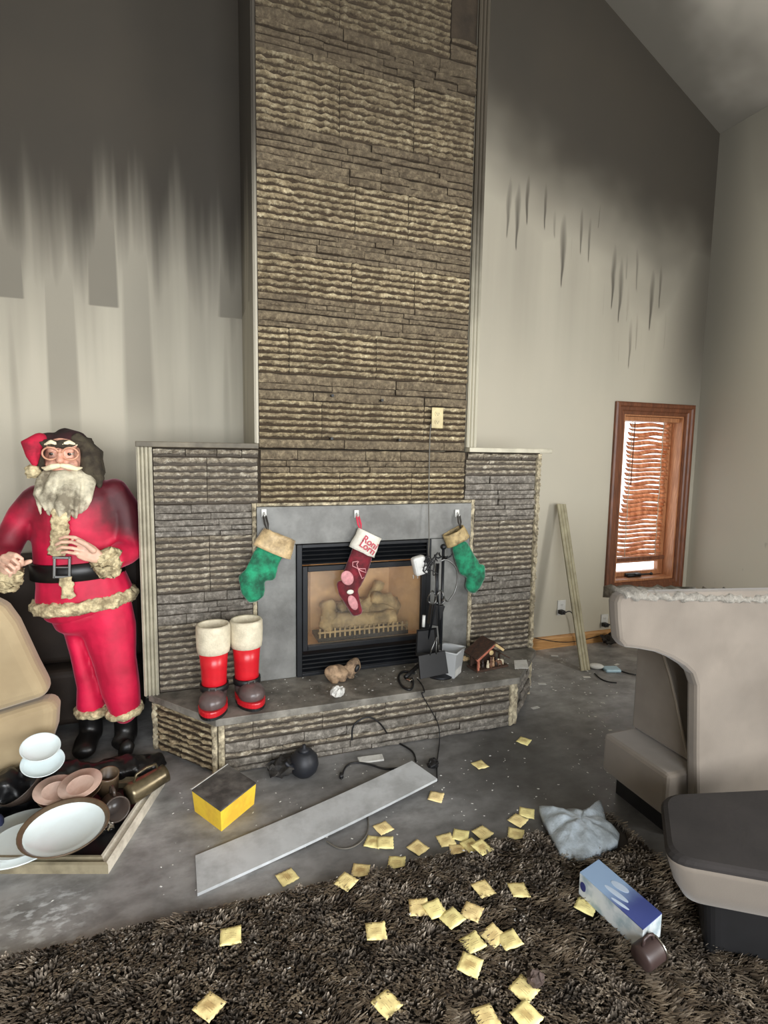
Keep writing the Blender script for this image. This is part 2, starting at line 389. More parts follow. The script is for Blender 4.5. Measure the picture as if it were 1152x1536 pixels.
# ------------------------------------------------------------------ window with its casing, sash, pane
win = empty('window_1', (3.535, BY, 1.15)); struct(win)
def wpart(mb, name, m, **k):
    mb.v = [(v[0]-3.535, v[1]-BY, v[2]-1.15) for v in mb.v]; return mb.build(name, m, win, **k)
cx0, cx1, cz0, cz1 = 3.128, 3.938, .383, 1.922
prof = [(0, 0), (0, .022), (.012, .030), (.03, .030), (.04, .020), (.062, .020), (.072, .012), (.092, .012), (.095, 0)]
def casing(side):
    mb = MB()
    for k in range(len(prof)-1):
        (u0, d0), (u1, d1) = prof[k], prof[k+1]
        if side == 'left': q = [(cx0+u0, cz0+u0, d0), (cx0+u0, cz1-u0, d0), (cx0+u1, cz1-u1, d1), (cx0+u1, cz0+u1, d1)]
        elif side == 'right': q = [(cx1-u0, cz0+u0, d0), (cx1-u0, cz1-u0, d0), (cx1-u1, cz1-u1, d1), (cx1-u1, cz0+u1, d1)]
        elif side == 'top': q = [(cx0+u0, cz1-u0, d0), (cx1-u0, cz1-u0, d0), (cx1-u1, cz1-u1, d1), (cx0+u1, cz1-u1, d1)]
        else: q = [(cx0+u0, cz0+u0, d0), (cx1-u0, cz0+u0, d0), (cx1-u1, cz0+u1, d1), (cx0+u1, cz0+u1, d1)]
        mb.add([(x, BY-d, z) for x, z, d in q], [(0, 1, 2, 3)])
    wpart(mb, 'casing', M['casing'])
for s_ in ('left', 'right', 'top', 'bottom'): casing(s_)
for nm, a, c in (('jamb', (WX0, BY, WZ0), (WX0+.014, BY+.15, WZ1)), ('jamb', (WX1-.014, BY, WZ0), (WX1, BY+.15, WZ1)), ('jamb', (WX0+.014, BY, WZ1-.014), (WX1-.014, BY+.15, WZ1)), ('sill', (WX0+.014, BY, WZ0), (WX1-.014, BY+.15, WZ0+.02))):
    mb = MB(); mb.bb(a, c); wpart(mb, nm, M['sashwood'])
for a, c in (((WX0+.016, BY+.10, WZ0+.022), (WX0+.05, BY+.14, WZ1-.016)), ((WX1-.07, BY+.10, WZ0+.022), (WX1-.016, BY+.14, WZ1-.016)), ((WX0+.05, BY+.10, WZ0+.022), (WX1-.07, BY+.14, WZ0+.06)), ((WX0+.05, BY+.10, WZ1-.05), (WX1-.07, BY+.14, WZ1-.016)), ((WX0+.05, BY+.10, WZ0+.135), (WX1-.07, BY+.135, WZ0+.16))):
    mb = MB(); mb.bb(a, c); wpart(mb, 'sash_rail', M['sashwood'], bevel=.003)
gm = NT('window_glass'); tr = gm.n('BsdfTransparent'); gl = gm.n('BsdfGlossy'); gl.inputs['Roughness'].default_value = .05; mx = gm.n('MixShader'); mx.inputs[0].default_value = .08
gm.l(tr.outputs[0], mx.inputs[1]); gm.l(gl.outputs[0], mx.inputs[2]); gm.l(mx.outputs[0], gm.out.inputs[0])
M['winglass'] = gm.m
mb = MB(); mb.bb((WX0+.05, BY+.118, WZ0+.06), (WX1-.07, BY+.122, WZ1-.05)); wpart(mb, 'pane', M['winglass'])
mb = MB(); mb.tube([(3.50, BY+.06, WZ0+.045), (3.50, BY+.02, WZ0+.05), (3.52, BY+.0, WZ0+.056), (3.60, BY-.004, WZ0+.056)], .007, 6); mb.ball((3.605, BY-.004, WZ0+.056), .013, 8); mb.bb((3.42, BY+.055, WZ0+.022), (3.56, BY+.095, WZ0+.05))
wpart(mb, 'crank_handle', M['black_soft'], smooth=True)
# ------------------------------------------------------------------ heat-warped blind
bm_ = NT('warped_blind_slat'); co = bm_.coord('Object', (3, 1, 1)); n = bm_.noise(co, 9, 5, .6)
k = bm_.ramp(n, [(.35, s2l((198, 134, 92))), (.65, s2l((236, 190, 152)))]); bm_.col(k); bm_.rough(.45)
tl = bm_.n('BsdfTranslucent'); bm_.l(k, tl.inputs[0]); mx = bm_.n('MixShader'); mx.inputs[0].default_value = .6
bm_.l(bm_.b.outputs[0], mx.inputs[1]); bm_.l(tl.outputs[0], mx.inputs[2]); bm_.l(mx.outputs[0], bm_.out.inputs[0]); M['slat'] = bm_.m
blind = empty('window_blind', (3.535, BY+.05, WZ1-.02), 0, 'heat-warped brown wooden slat blind drooping crookedly inside the window', 'blind')
def bl(mb, name, m, **k):
    mb.v = [(v[0]-3.535, v[1]-BY-.05, v[2]-WZ1+.02) for v in mb.v]; return mb.build(name, m, blind, **k)
mb = MB(); mb.bb((WX0+.018, BY+.025, WZ1-.05), (WX1-.018, BY+.085, WZ1-.016)); bl(mb, 'head_rail', M['sashwood'], bevel=.003)
rng = random.Random(5); NS = 31; zt, zb_ = WZ1-.075, WZ0+.20
for i in range(NS):
    t = i/(NS-1); z = zt + (zb_-zt)*t
    xl = WX0 + .095 - .07*max(0, (t-.45)/.55)**1.1 + rng.uniform(-.012, .012) + (.015 if t < .1 else 0)
    xr = WX1 - .088 - .03*t + rng.uniform(-.006, .006)
    mb = MB(); n = 14; a = rng.uniform(.55, 1.05); ph = rng.uniform(-.5, .5); am = rng.uniform(.004, .011)
    for j in range(n+1):
        u = j/n; x = xl+(xr-xl)*u
        dz = -am*math.sin(u*2*pi*1.15+.6+ph) - .008*math.sin(pi*u)
        if u > .72: dz += (u-.72)*rng.uniform(-.012, .03)
        yy = BY+.05+.006*math.sin(u*7+i)
        cz, cy = math.sin(a)*.021, math.cos(a)*.021
        mb.v += [(x, yy-cy, z+dz-cz), (x, yy-cy*.1, z+dz+.003), (x, yy+cy, z+dz+cz), (x, yy+.002, z+dz-.001)]
    for j in range(n):
        for q in range(4): mb.f.append((j*4+q, j*4+(q+1) % 4, j*4+4+(q+1) % 4, j*4+4+q))
    mb.f += [(3, 2, 1, 0), (n*4, n*4+1, n*4+2, n*4+3)]
    bl(mb, 'slat', M['slat'], smooth=True)
mb = MB(); mb.bb((WX0+.02, BY+.03, WZ0+.165), (WX1-.07, BY+.07, WZ0+.195)); bl(mb, 'bottom_rail', M['casing'], bevel=.004)
for xx in (WX0+.11, WX1-.19):
    mb = MB(); mb.tube([(xx+.006*math.sin(q*2.1), BY+.022, WZ1-.05-q*.058) for q in range(20)], .0028, 5); bl(mb, 'ladder_cord', M['trim'])
mb = MB(); mb.tube([(WX0+.125, BY+.012, WZ1-.06), (WX0+.122, BY+.01, WZ1-.3), (WX0+.12, BY+.012, WZ1-.56)], .004, 5); bl(mb, 'tilt_wand', M['casing'])
# ================================================================== FIREPLACE MASONRY
FY = 2.85                                                # front plane of the stone
COLX0, COLX1 = .338, 1.512
BX0, BX1, LEDGE = -.165, 2.03, 1.51
HZ = .285                                                # hearth top
rs = random.Random(11)
_cache = {}
def stone_mesh(w, h, flat, var, mk='rib_grey'):
    """one split stone, its face towards -y; origin at its lower left back corner"""
    wq = max(.04, round(w/.04)*.04); key = (wq, round(h, 3), flat, var, mk)
    if key in _cache: return _cache[key], wq
    r = random.Random(int(wq*1000)*7919+int(h*10000)*31+flat*5+var); mb = MB()
    n = max(2, int(wq/.024)) if not flat else max(2, int(wq/.045))
    p = .020 if not flat else .014
    sec = [(.0, 0), (.22, .22), (1.0, .66), (.86, .86), (.0, 1.0)] if not flat else [(.0, 0), (.85, .06), (1.0, .5), (.9, .95), (.0, 1.0)]
    for j in range(n+1):
        x = wq*j/n; e = .72 if j in (0, n) else 1
        o = r.uniform(-.05, .05)
        for q, (d, zz) in enumerate(sec):
            jit = 0 if q in (0, 4) else (r.uniform(-.6, .45) if not flat else r.uniform(-.4, .3))
            mb.v.append((x + (0 if j in (0, n) else r.uniform(-.008, .008)), -(p*d*(1+jit)*e + (.002 if q in (0, 4) else 0)), h*(zz + (o + r.uniform(-.11, .11) if 0 < q < 4 and not flat else r.uniform(-.08, .08) if 0 < q < 4 else 0))))
    for j in range(n):
        for q in range(4): mb.f.append((j*5+q, j*5+5+q, j*5+6+q, j*5+1+q))
    mb.f += [(0, 1, 2, 3, 4), tuple(n*5+q for q in (4, 3, 2, 1, 0))]
    me = mb.mesh('stone', False, False); me.materials.append(M[mk])
    at_ = me.attributes.new('crest', 'FLOAT', 'POINT'); at_.data.foreach_set('value', [((0, .2, 1, .85, 0) if not flat else (0, .55, .72, .95, 0))[i % 5] for i in range(len(me.vertices))]); _cache[key] = me; return me, wq  # crest weights: high on edges painted as lit, low in shaded grooves
def lay(parent, org, x0, x1, z0, z1, bands, grey, pitch=.0315, rot=None, avg=.5):
    """courses of stone between x0..x1, z0..z1 (parent space) at depth org; bands = [(z from, z to)] of plain irregular stone"""
    z = z0; joints = []; last = None
    while z < z1-.008:
        plain = any(a <= z+.012 < c for a, c in bands)
        h = pitch if not plain else rs.choice((.026, .032, .040, .050))
        h = min(h, z1-z)
        if z1-z-h < .012: h = z1-z
        if plain or last != plain:
            joints = []; x = x0 + rs.uniform(.12, avg)
            while x < x1-.1: joints.append(x); x += rs.uniform(.5, 1.25)*avg if not plain else rs.uniform(.09, .34)
        last = plain
        xs = [x0] + joints + [x1]
        for a, c in zip(xs, xs[1:]):
            w = c-a
            me, wq = stone_mesh(w-.003, h*(.97 if not plain else .93), plain, rs.randrange(4), ('flat' if plain else 'rib') + ('_grey' if grey else ''))
            o = link('stone', me, None, parent)
            pr = rs.uniform(.6, 1.15) if not plain else rs.uniform(.25, 1.9)
            loc = V((a+.0015, org, z)); o.location = loc; o.scale = ((w-.003)/wq, pr, 1)
        z += h
# --- chimney column (above the ledge line)
chim = empty('stone_chimney', (.925, FY+.3, 1.515), 0, 'tall ribbed tan stone chimney rising above the fireplace between fluted trims', 'chimney')
chz = 1.515
mb = MB(); mb.bb((-.587, -.296, 0), (.587, .30, 3.75)); mb.build('chimney_core', M['mortar'], chim)
zc = lambda py, x=.9: at(560, py, FY).z - chz
cb = [(zc(a), zc(c_)) for a, c_ in ((605, 568), (505, 455), (402, 358), (285, 226), (112, 62))] + [(0, .06), (zc(-40), zc(-80))]
lay(chim, -.296, -.585, .585, 0.0, 2.06, cb, False, avg=.50, pitch=.0325)
lay(chim, -.296, -.585, .425, 2.06, 2.78, cb, False, avg=.50, pitch=.0325)
lay(chim, -.296, .428, .585, 2.06, 2.16, [(0, 9)], False, avg=.2, pitch=.0325)
mb = MB(); mb.bb((.430, -.303, 2.165), (.560, -.2961, 2.78)); mb.build('bare_patch', M['mortar'], chim, bevel=.002)
# --- fireplace surround
fire = empty('stone_fireplace', (.925, FY+.3, 0), 0, 'wide ribbed stone fireplace front with grey slate surround and narrow ledges', 'fireplace')
mb = MB(); mb.bb((BX0-.925, -.296, 0), (.525-.925, .3, LEDGE)); mb.bb((1.303-.925, -.296, 0), (BX1-.925, .3, LEDGE)); mb.bb((.525-.925, -.296, 1.012), (1.303-.925, .3, LEDGE)); mb.bb((.525-.925, -.296, 0), (1.303-.925, .3, .286)); mb.build('masonry_core', M['mortar'], fire)
sx = lambda x: x-.925
lay(fire, -.296, sx(-.16), sx(.300), HZ, 1.233, [(.62, .78), (1.06, 1.22)], True, avg=.30)
lay(fire, -.296, sx(-.16), sx(.332), 1.234, LEDGE-.045, [], True, avg=.34)
lay(fire, -.296, sx(1.585), sx(2.00), HZ, 1.233, [(.60, .80), (1.10, 1.24)], True, avg=.28)
lay(fire, -.296, sx(1.52), sx(2.00), 1.234, LEDGE-.045, [(1.23, 1.34)], True, avg=.3)
lay(fire, -.296, sx(.345), sx(1.51), 1.232, LEDGE, [(1.39, 1.47)], False, avg=.45)
for a, c_ in ((-.16, .335), (1.53, 2.0)):                 # soldier course below the ledges
    x = a
    while x < c_-.02:
        w = min(rs.uniform(.09, .2), c_-x); me, wq = stone_mesh(w-.004, .036, False, rs.randrange(4))
        o = link('stone', me, None, fire)
        o.location = (sx(x)+.002, -.298, LEDGE-.042); o.scale = ((w-.004)/wq, 1.5, 1); x += w
for a, c_ in (((.323, 1.012), (1.558, 1.214)), ((.323, HZ), (.523, 1.011)), ((1.304, HZ), (1.552, 1.011))):
    mb = MB(); mb.bb((sx(a[0]), -.318, a[1]+.001), (sx(c_[0]), -.297, c_[1]-.001)); mb.build('slate_slab', M['slate'], fire, bevel=.002)
def craggy(name, x0, x1, z0, z1, m=None, d=.02, step=.012, seed=1):
    r = random.Random(seed); mb = MB(); vert = (z1-z0) > (x1-x0); L = (z1-z0) if vert else (x1-x0); n = int(L/step)
    for j in range(n+1):
        t = j/n
        for u in (0, .0, .5, 1., 1.):
            e = 0
        row = [(0, 0), (.06, r.uniform(.4, 1)), (.5, r.uniform(.6, 1.25)), (.94, r.uniform(.4, 1)), (1, 0)]
        for u, dd in row:
            if vert: mb.v.append((sx(x0+(x1-x0)*u), -.296-d*dd, z0+L*t))
            else: mb.v.append((sx(x0+L*t), -.296-d*dd, z0+(z1-z0)*u))
    for j in range(n):
        for q in range(4): mb.f.append((j*5+q, j*5+q+1, j*5+6+q, j*5+5+q))
    return mb.build(name, m or M['edge_stone'], fire)
craggy('edge_strip', .300, .322, HZ, 1.232, seed=1); craggy('edge_strip', 1.560, 1.584, HZ, 1.232, seed=2); craggy('edge_strip', .323, 1.559, 1.215, 1.231, seed=3)
craggy('edge_strip', 2.002, 2.03, HZ, LEDGE-.005, d=.03, seed=4)
mb = MB(); mb.bb((sx(-.232), -.345, LEDGE), (sx(.333), -.02, LEDGE+.026)); mb.build('ledge', M['trim_dark'], fire, bevel=.003)
mb = MB(); mb.bb((sx(1.52), -.345, LEDGE), (sx(2.085), -.02, LEDGE+.026)); mb.build('ledge', M['trim'], fire, bevel=.003)
def fluted(w, L, d=.018, n=4):
    """a fluted casing board lying along z, face to -y"""
    pts = [(-w/2, 0), (-w/2, -d*.8)]
    for k in range(n):
        a = -w/2 + w*(k+.12)/n; c = -w/2 + w*(k+.88)/n
        for q in range(5): u = q/4; pts.append((a+(c-a)*u, -d*(.82+.3*math.sin(pi*u))))
        if k < n-1: pts.append((c+w*.12/n, -d*.55))
    pts += [(w/2, -d*.8), (w/2, 0)]
    mb = MB(); mb.prism(pts, 0, L, 'z'); return mb
o = struct(fluted(.068, LEDGE-HZ-.002, .028).build('trim_1', M['trim'])); o.location = (-.197, FY+.0, HZ+.001)
o = struct(fluted(.062, 2.9, .022, 3).build('trim_2', M['trim_smoked'])); o.location = (1.545, FY, LEDGE+.027)
mb = MB(); mb.bb((.318, FY, LEDGE+.027), (.336, FY+.58, 4.4)); struct(mb.build('trim_3', M['wall_back'], bevel=.003))
mb = MB(); mb.bb((.326, FY-.008, LEDGE+.027), (.338, FY, 4.4)); struct(mb.build('trim_4', M['wall_back']))
mb = MB(); mb.bb((1.514, FY+.005, LEDGE+.027), (1.58, FY+.58, 4.4)); struct(mb.build('trim_5', M['wall_back']))
for px, py in ((497, 594), (571, 601), (496, 658), (597, 660)):
    p = at(px, py, FY-.012); mb = MB(); mb.lathe([(.0, -.003), (.0075, -.003), (.0075, .03), (0, .03)], 10, Matrix.Translation(p-V((.925, FY+.3, chz))) @ Matrix.Rotation(pi/2, 4, 'X')); mb.build('drill_hole', M['black_soft'], chim)
# --- hearth bench
hearth = empty('stone_hearth', (.885, 2.7, 0), 0, 'low raised stone hearth bench with dusty slate top and chamfered ends', 'hearth')
hx = lambda x: x-.885
hp = [(-.205, 2.85), (.095, 2.49), (1.675, 2.475), (2.0, 2.80), (2.02, 2.85)]
mb = MB(); mb.prism([(hx(x), y-2.7) for x, y in [(-.185, 2.85), (.105, 2.508), (1.665, 2.493), (1.985, 2.815), (1.985, 2.85)]], .0, HZ-.036, 'z'); mb.build('hearth_core', M['mortar'], hearth)
mb = MB(); mb.prism([(hx(x), y-2.7) for x, y in [(-.213, 2.845), (.09, 2.474), (1.685, 2.458), (2.02, 2.79), (2.025, 2.845)]], HZ-.035, HZ, 'z'); mb.build('slate_top', M['hearthslab'], hearth, bevel=.003)
def lay_face(A, B, z0, z1, bands, grey=True, avg=.4):
    A, B = V((*A, 0)), V((*B, 0)); L = (B-A).length; an = math.atan2(B.y-A.y, B.x-A.x)
    g0 = len(hearth.children); fr = set(C.objects)
    lay(hearth, 0, 0.03, L-.03, z0, z1, bands, grey, avg=avg, pitch=.030)
    for o in [o for o in C.objects if o not in fr]:
        l = o.location.copy(); o.location = V((hx(A.x), A.y-2.7, 0)) + V((l.x*math.cos(an)-l.y*math.sin(an), l.x*math.sin(an)+l.y*math.cos(an), l.z)); o.rotation_euler.z = an
    for t in (0, L-.03):
        r = random.Random(int(t*100)+3); m2 = MB(); n = 16
        for j in range(n+1):
            for u, dd in ((0, .004), (.1, r.uniform(.01, .02)), (.5, r.uniform(.014, .024)), (.9, r.uniform(.01, .02)), (1, .004)):
                m2.v.append((t+.03*u, -dd, z0+(z1-z0)*j/n))
        for j in range(n):
            for q in range(4): m2.f.append((j*5+q, j*5+q+1, j*5+6+q, j*5+5+q))
        o = m2.build('corner_strip', M['edge_stone'], hearth); o.location = (hx(A.x), A.y-2.7, 0); o.rotation_euler.z = an
lay_face((.10, 2.508), (1.67, 2.493), .004, HZ-.037, [(0, .055), (.10, .16)], avg=.42)
lay_face((-.19, 2.85), (.10, 2.508), .004, HZ-.037, [], False, avg=.3)
lay_face((1.67, 2.493), (1.99, 2.815), .004, HZ-.037, [(0, .3)], avg=.3)
# ================================================================== GAS FIREPLACE INSERT
IX0, IX1, IZ0, IZ1 = .526, 1.302, .287, 1.010
ins = empty('gas_fireplace', (.914, FY, IZ0), 0, 'black louvred gas fireplace insert with glass front and logs inside', 'fireplace insert')
def ip(mb, name, m, **k):
    mb.v = [(v[0]-.914, v[1]-FY, v[2]-IZ0) for v in mb.v]; return mb.build(name, m, ins, **k)
for a, c in (((IX0, FY-.03, IZ0), (IX0+.028, FY+.05, IZ1)), ((IX1-.028, FY-.03, IZ0), (IX1, FY+.05, IZ1)), ((IX0+.028, FY-.03, IZ1-.018), (IX1-.028, FY+.05, IZ1)), ((IX0+.028, FY-.03, IZ0), (IX1-.028, FY+.05, IZ0+.016))):
    mb = MB(); mb.bb(a, c); ip(mb, 'outer_frame', M['black'], bevel=.002)
def louver(z, h):
    mb = MB(); mb.prism([(FY-.026, z), (FY-.022, z+h*.2), (FY+.02, z+h), (FY+.025, z+h*.8), (FY-.018, z)], IX0+.029, IX1-.029, 'x'); ip(mb, 'louver', M['black'])
for i in range(4): louver(.902+i*.0235, .026)
for i in range(5): louver(.304+i*.0235, .026)
mb = MB(); mb.bb((IX0+.029, FY+.03, .30), (IX1-.029, FY+.045, .43)); mb.bb((IX0+.029, FY+.03, .89), (IX1-.029, FY+.045, .99)); ip(mb, 'louver_backing', M['black_soft'])
dx0, dx1, dz0, dz1 = IX0+.03, IX1-.03, .428, .893
for a, c in (((dx0, FY-.034, dz0), (dx0+.028, FY-.006, dz1)), ((dx1-.028, FY-.034, dz0), (dx1, FY-.006, dz1)), ((dx0+.028, FY-.034, dz1-.030), (dx1-.028, FY-.006, dz1)), ((dx0+.028, FY-.034, dz0), (dx1-.028, FY-.006, dz0+.028))):
    mb = MB(); mb.bb(a, c); ip(mb, 'door_frame', M['black'], bevel=.003)
hz = NT('hazy_fire_glass'); tr = hz.n('BsdfTransparent'); gl = hz.n('BsdfGlossy'); gl.inputs['Roughness'].default_value = .16; df = hz.n('BsdfDiffuse'); df.inputs[0].default_value = (*s2l((150, 140, 126)), 1)
m1 = hz.n('MixShader'); m1.inputs[0].default_value = .08; m2 = hz.n('MixShader')
hz.l(hz.math('ADD', .04, hz.math('MULTIPLY', hz.ramp(hz.noise(hz.coord(), 3, 4), [(.4, 0.), (.7, 1.)]), .12)), m2.inputs[0])
hz.l(tr.outputs[0], m1.inputs[1]); hz.l(gl.outputs[0], m1.inputs[2]); hz.l(m1.outputs[0], m2.inputs[1]); hz.l(df.outputs[0], m2.inputs[2]); hz.l(m2.outputs[0], hz.out.inputs[0])
mb = MB(); mb.bb((dx0+.024, FY-.018, dz0+.024), (dx1-.024, FY-.014, dz1-.024)); ip(mb, 'glass_front', hz.m)
M['firebrick'] = simple('tan_firebox_lining', (240, 190, 132), .8, .2, 5, bump=.2, dirt=(120, 84, 52), dirtamt=.35)
mb = MB(); fy0, fy1 = FY+.047, FY+.29
mb.add([(dx0, fy0, .43), (dx1, fy0, .43), (dx1-.11, fy1, .43), (dx0+.11, fy1, .43), (dx0, fy0, .89), (dx1, fy0, .89), (dx1-.11, fy1, .89), (dx0+.11, fy1, .89)], [(0, 1, 2, 3), (0, 3, 7, 4), (1, 5, 6, 2), (3, 2, 6, 7), (4, 7, 6, 5)])
ip(mb, 'firebox_lining', M['firebrick'])
M['log'] = simple('ceramic_log', (196, 168, 118), .85, .5, 9, bump=.6, bscale=30, dirt=(74, 58, 42), dirtamt=.7)
for pts, r in (([(.69, 2.96, .535), (.80, 2.955, .54), (.98, 2.97, .525), (1.14, 2.96, .53)], .045), ([(.72, 3.05, .56), (.92, 3.06, .575), (1.18, 3.05, .57)], .055), ([(.70, 2.93, .50), (.735, 2.95, .565), (.745, 3.02, .625)], .042), ([(.93, 2.98, .57), (1.02, 3.02, .65), (1.07, 3.05, .72)], .032), ([(1.00, 2.97, .655), (1.10, 3.0, .63), (1.18, 3.03, .565)], .034), ([(.80, 2.98, .60), (.90, 3.02, .63), (.99, 3.03, .58)], .03)):
    mb = MB(); P = [V(p) for p in pts]; Q = []
    for i in range(len(P)-1):
        for t in range(4): Q.append(P[i].lerp(P[i+1], t/4))
    Q.append(P[-1]); mb.tube(Q, [r*(.85+.3*((i*37) % 10)/10) for i in range(len(Q))], 10)
    ip(mb, 'log', M['log'], smooth=True, wob=.012, wobs=18)
mb = MB(); mb.bb((.66, 2.90, .44), (1.20, 3.06, .462)); ip(mb, 'burner_tray', M['black'])
mb = MB(); mb.tube([(.66, 2.905, .492), (1.20, 2.905, .492)], .006, 6)
for i in range(19): x = .67+i*.029; mb.tube([(x, 2.905, .462), (x, 2.905, .515)], .0055, 6)
ip(mb, 'log_grate', M['log'])
# ================================================================== STOCKINGS AND HOOKS
def chain_px(seq, Y, depth, extra=0):
    """centres and half widths seen on the plane y=Y"""
    out = []
    for px, py, hw in seq:
        p = at(px, py, Y); out.append((p, hw, depth))
    return out
velvet = lambda name, c, d: simple(name, c, .8, .45, 24, sheen=.5, bump=.4, bscale=60, dirt=d, dirtamt=.75)
M['green'] = velvet('green_crushed_velvet', (24, 136, 96), (12, 50, 38))
M['maroon'] = velvet('maroon_velvet', (116, 20, 36), (62, 10, 18))
M['cuff_tan'] = simple('soiled_satin_cuff', (206, 180, 136), .5, .3, 22, sheen=.3, bump=.35, bscale=40, dirt=(92, 70, 44), dirtamt=.6)
M['cuff_white'] = simple('white_plush_cuff', (236, 232, 220), .85, .06, 14, bump=.35, bscale=120, dirt=(170, 156, 126), dirtamt=.25)
M['soot_cloth'] = simple('soot_blackened_cloth', (44, 40, 36), .9, .4, 20, bump=.3)
SY = FY-.055
def hook(px, py, label):
    p = at(px, py, FY-.03); t = empty('stocking_hook', p, 0, label, 'hook', 'stocking hooks')
    mb = MB(); mb.prism([(-.013, -.022), (.013, -.022), (.013, .022), (-.013, .022)], .0, .0105, 'y'); mb.build('base_plate', M['white'], t, bevel=.003)
    mb = MB(); mb.tube([(0, .0, .004), (0, -.014, -.006), (0, -.022, -.012), (0, -.026, -.004)], .0045, 6); mb.build('prong', M['white'], t, smooth=True)
    return p
def stocking(label, hp, leg, foot, cuffp, cuffw, m, cm, loop_m, dark=None, extra=None):
    p0 = at(leg[0][0], leg[0][1], SY); t = empty('stocking', p0, 0, label, 'stocking', 'stockings hanging from the slate lintel')
    loc = lambda mb: [tuple(V(v)-p0) for v in mb.v]
    mb = MB(); mb.chain(chain_px(leg, SY, .030)); mb.chain(chain_px(foot, SY, .030)); mb.v = loc(mb)
    mb.build('sock_body', m, t, remesh=.007, sm=6, wob=.006, wobs=26)
    A, B = at(*cuffp[0], SY), at(*cuffp[1], SY); n = 16; mb = MB(); d = (B-A); ax = d.normalized(); side = ax.cross(V((0, 1, 0)))
    for j in range(7):
        u = j/6; c = A+d*u; w = cuffw[0]+(cuffw[1]-cuffw[0])*u
        for k in range(n):
            th = 2*pi*k/n; q = c + side*(math.cos(th)*w) + V((0, 1, 0))*(math.sin(th)*(.043+.006*math.sin(th*3+u*4))); mb.v.append(tuple(q))
    for j in range(6):
        for k in range(n): mb.f.append((j*n+k, j*n+(k+1) % n, (j+1)*n+(k+1) % n, (j+1)*n+k))
    mb.v = loc(mb); o = mb.build('cuff', cm, t, smooth=True, wob=.005, wobs=30)
    so = o.modifiers.new('Solid', 'SOLIDIFY'); so.thickness = .007; so.offset = 0
    h = hp + V((0, -.02, -.012)); e = A + side*(cuffw[0]*.7 if side.dot(h-A) > 0 else -cuffw[0]*.7) + d*.12
    mb = MB(); mb.tube([h+V((-.006, -.0, 0)), h+V((0, 0, .004)), h+V((.006, 0, 0)), h.lerp(e, .5)+V((.008, 0, 0)), e, h.lerp(e, .5)-V((.008, 0, 0)), h+V((-.006, 0, 0))], .0055, 6, flat=.6); mb.v = loc(mb)
    mb.build('hanging_loop', loop_m, t)
    return t, p0, A, d, ax, side
h1 = hook(396, 770, 'white adhesive hook above the gold-cuffed green stocking left of the glass')
h2 = hook(535, 771, 'white adhesive hook in the middle of the slate lintel')
h3 = hook(686, 770, 'white adhesive hook above the sooty green stocking beside the pole')
stocking('green crushed velvet stocking with a wide gold cuff, hanging left of the fireplace glass', h1,
    [(415, 815, .068), (400, 838, .074), (391, 860, .082)], [(386, 868, .088), (375, 872, .068), (378, 884, .056), (383, 894, .048)], ((420, 802), (408, 828)), (.086, .104), M['green'], M['cuff_tan'], M['soot_cloth'])
t, p0, A, d, ax, side = stocking('maroon velvet stocking with white name cuff and embroidery, hanging before the fireplace glass', h2,
    [(546, 822, .062), (538, 846, .066), (530, 866, .066)], [(524, 876, .072), (523, 888, .056), (530, 906, .042), (535, 916, .036)], ((555, 800), (542, 828)), (.070, .076), M['maroon'], M['cuff_white'], simple('red_ribbon', (190, 24, 60), .6))
M['embroid'] = simple('pale_pink_embroidery', (204, 140, 144), .7, .2, 60, bump=.5); M['lettering'] = simple('faded_red_thread', (190, 74, 90), .8, .2, 50)
def sock_face(pts, r, name, m):
    mb = MB(); mb.tube([at(x, y, SY-.040)-p0 for x, y in pts], r, 6); mb.build(name, m, t, smooth=True)
sock_face([(537, 842), (529, 843), (529, 849), (537, 853), (548, 853), (549, 859), (541, 856), (537, 853), (535, 846), (538, 842)], .0032, 'embroidered_bow', M['embroid'])
sock_face([(537, 853), (540, 861), (543, 868), (546, 866)], .0032, 'embroidered_bow', M['embroid'])
for c, rx, rz, rot in (((521, 867), .034, .042, .5), ((529.5, 904), .024, .045, .45)):
    p = at(*c, SY-.034)-p0; mb = MB(); mb.ball((0, 0, 0), (rx, .006, rz), 14, Matrix.Rotation(-rot, 4, 'Y')); o = mb.build('embroidered_patch', M['embroid'], t, smooth=True, loc=p)
p = at(525.5, 888, SY-.036)-p0; mb = MB(); mb.ball((0, 0, 0), (.02, .006, .013), 10); mb.build('embroidered_patch', M['cuff_white'], t, smooth=True, loc=p)
for txt, px, py in (('Roni', 542.5, 810.5), ('Lorn', 538, 818)):
    cu = bpy.data.curves.new('lettering', 'FONT'); cu.body = txt; cu.size = .052; cu.extrude = .0012; cu.offset = .0008
    o0 = bpy.data.objects.new('tmp_text', cu); C.objects.link(o0); bpy.context.view_layer.update()
    me = bpy.data.meshes.new_from_object(o0.evaluated_get(bpy.context.evaluated_depsgraph_get())); bpy.data.objects.remove(o0)
    o = link('lettering', me, M['lettering'], t); o.location = at(px, py, SY-.0515)-p0
    o.rotation_euler = (pi/2, math.radians(36), 0)
stocking('sooty green velvet stocking with blackened cuff, hanging beside the fireplace tools', h3,
    [(690, 820, .056), (697, 838, .064), (705, 852, .070)], [(711, 856, .074), (714, 866, .06), (710, 876, .052), (707, 882, .044)], ((680, 796), (687, 812)), (.066, .076), M['green'], simple('sooty_gold_cuff', (190, 166, 118), .6, .3, 14, bump=.4, bscale=40, dirt=(46, 38, 28), dirtamt=.95), M['soot_cloth'])
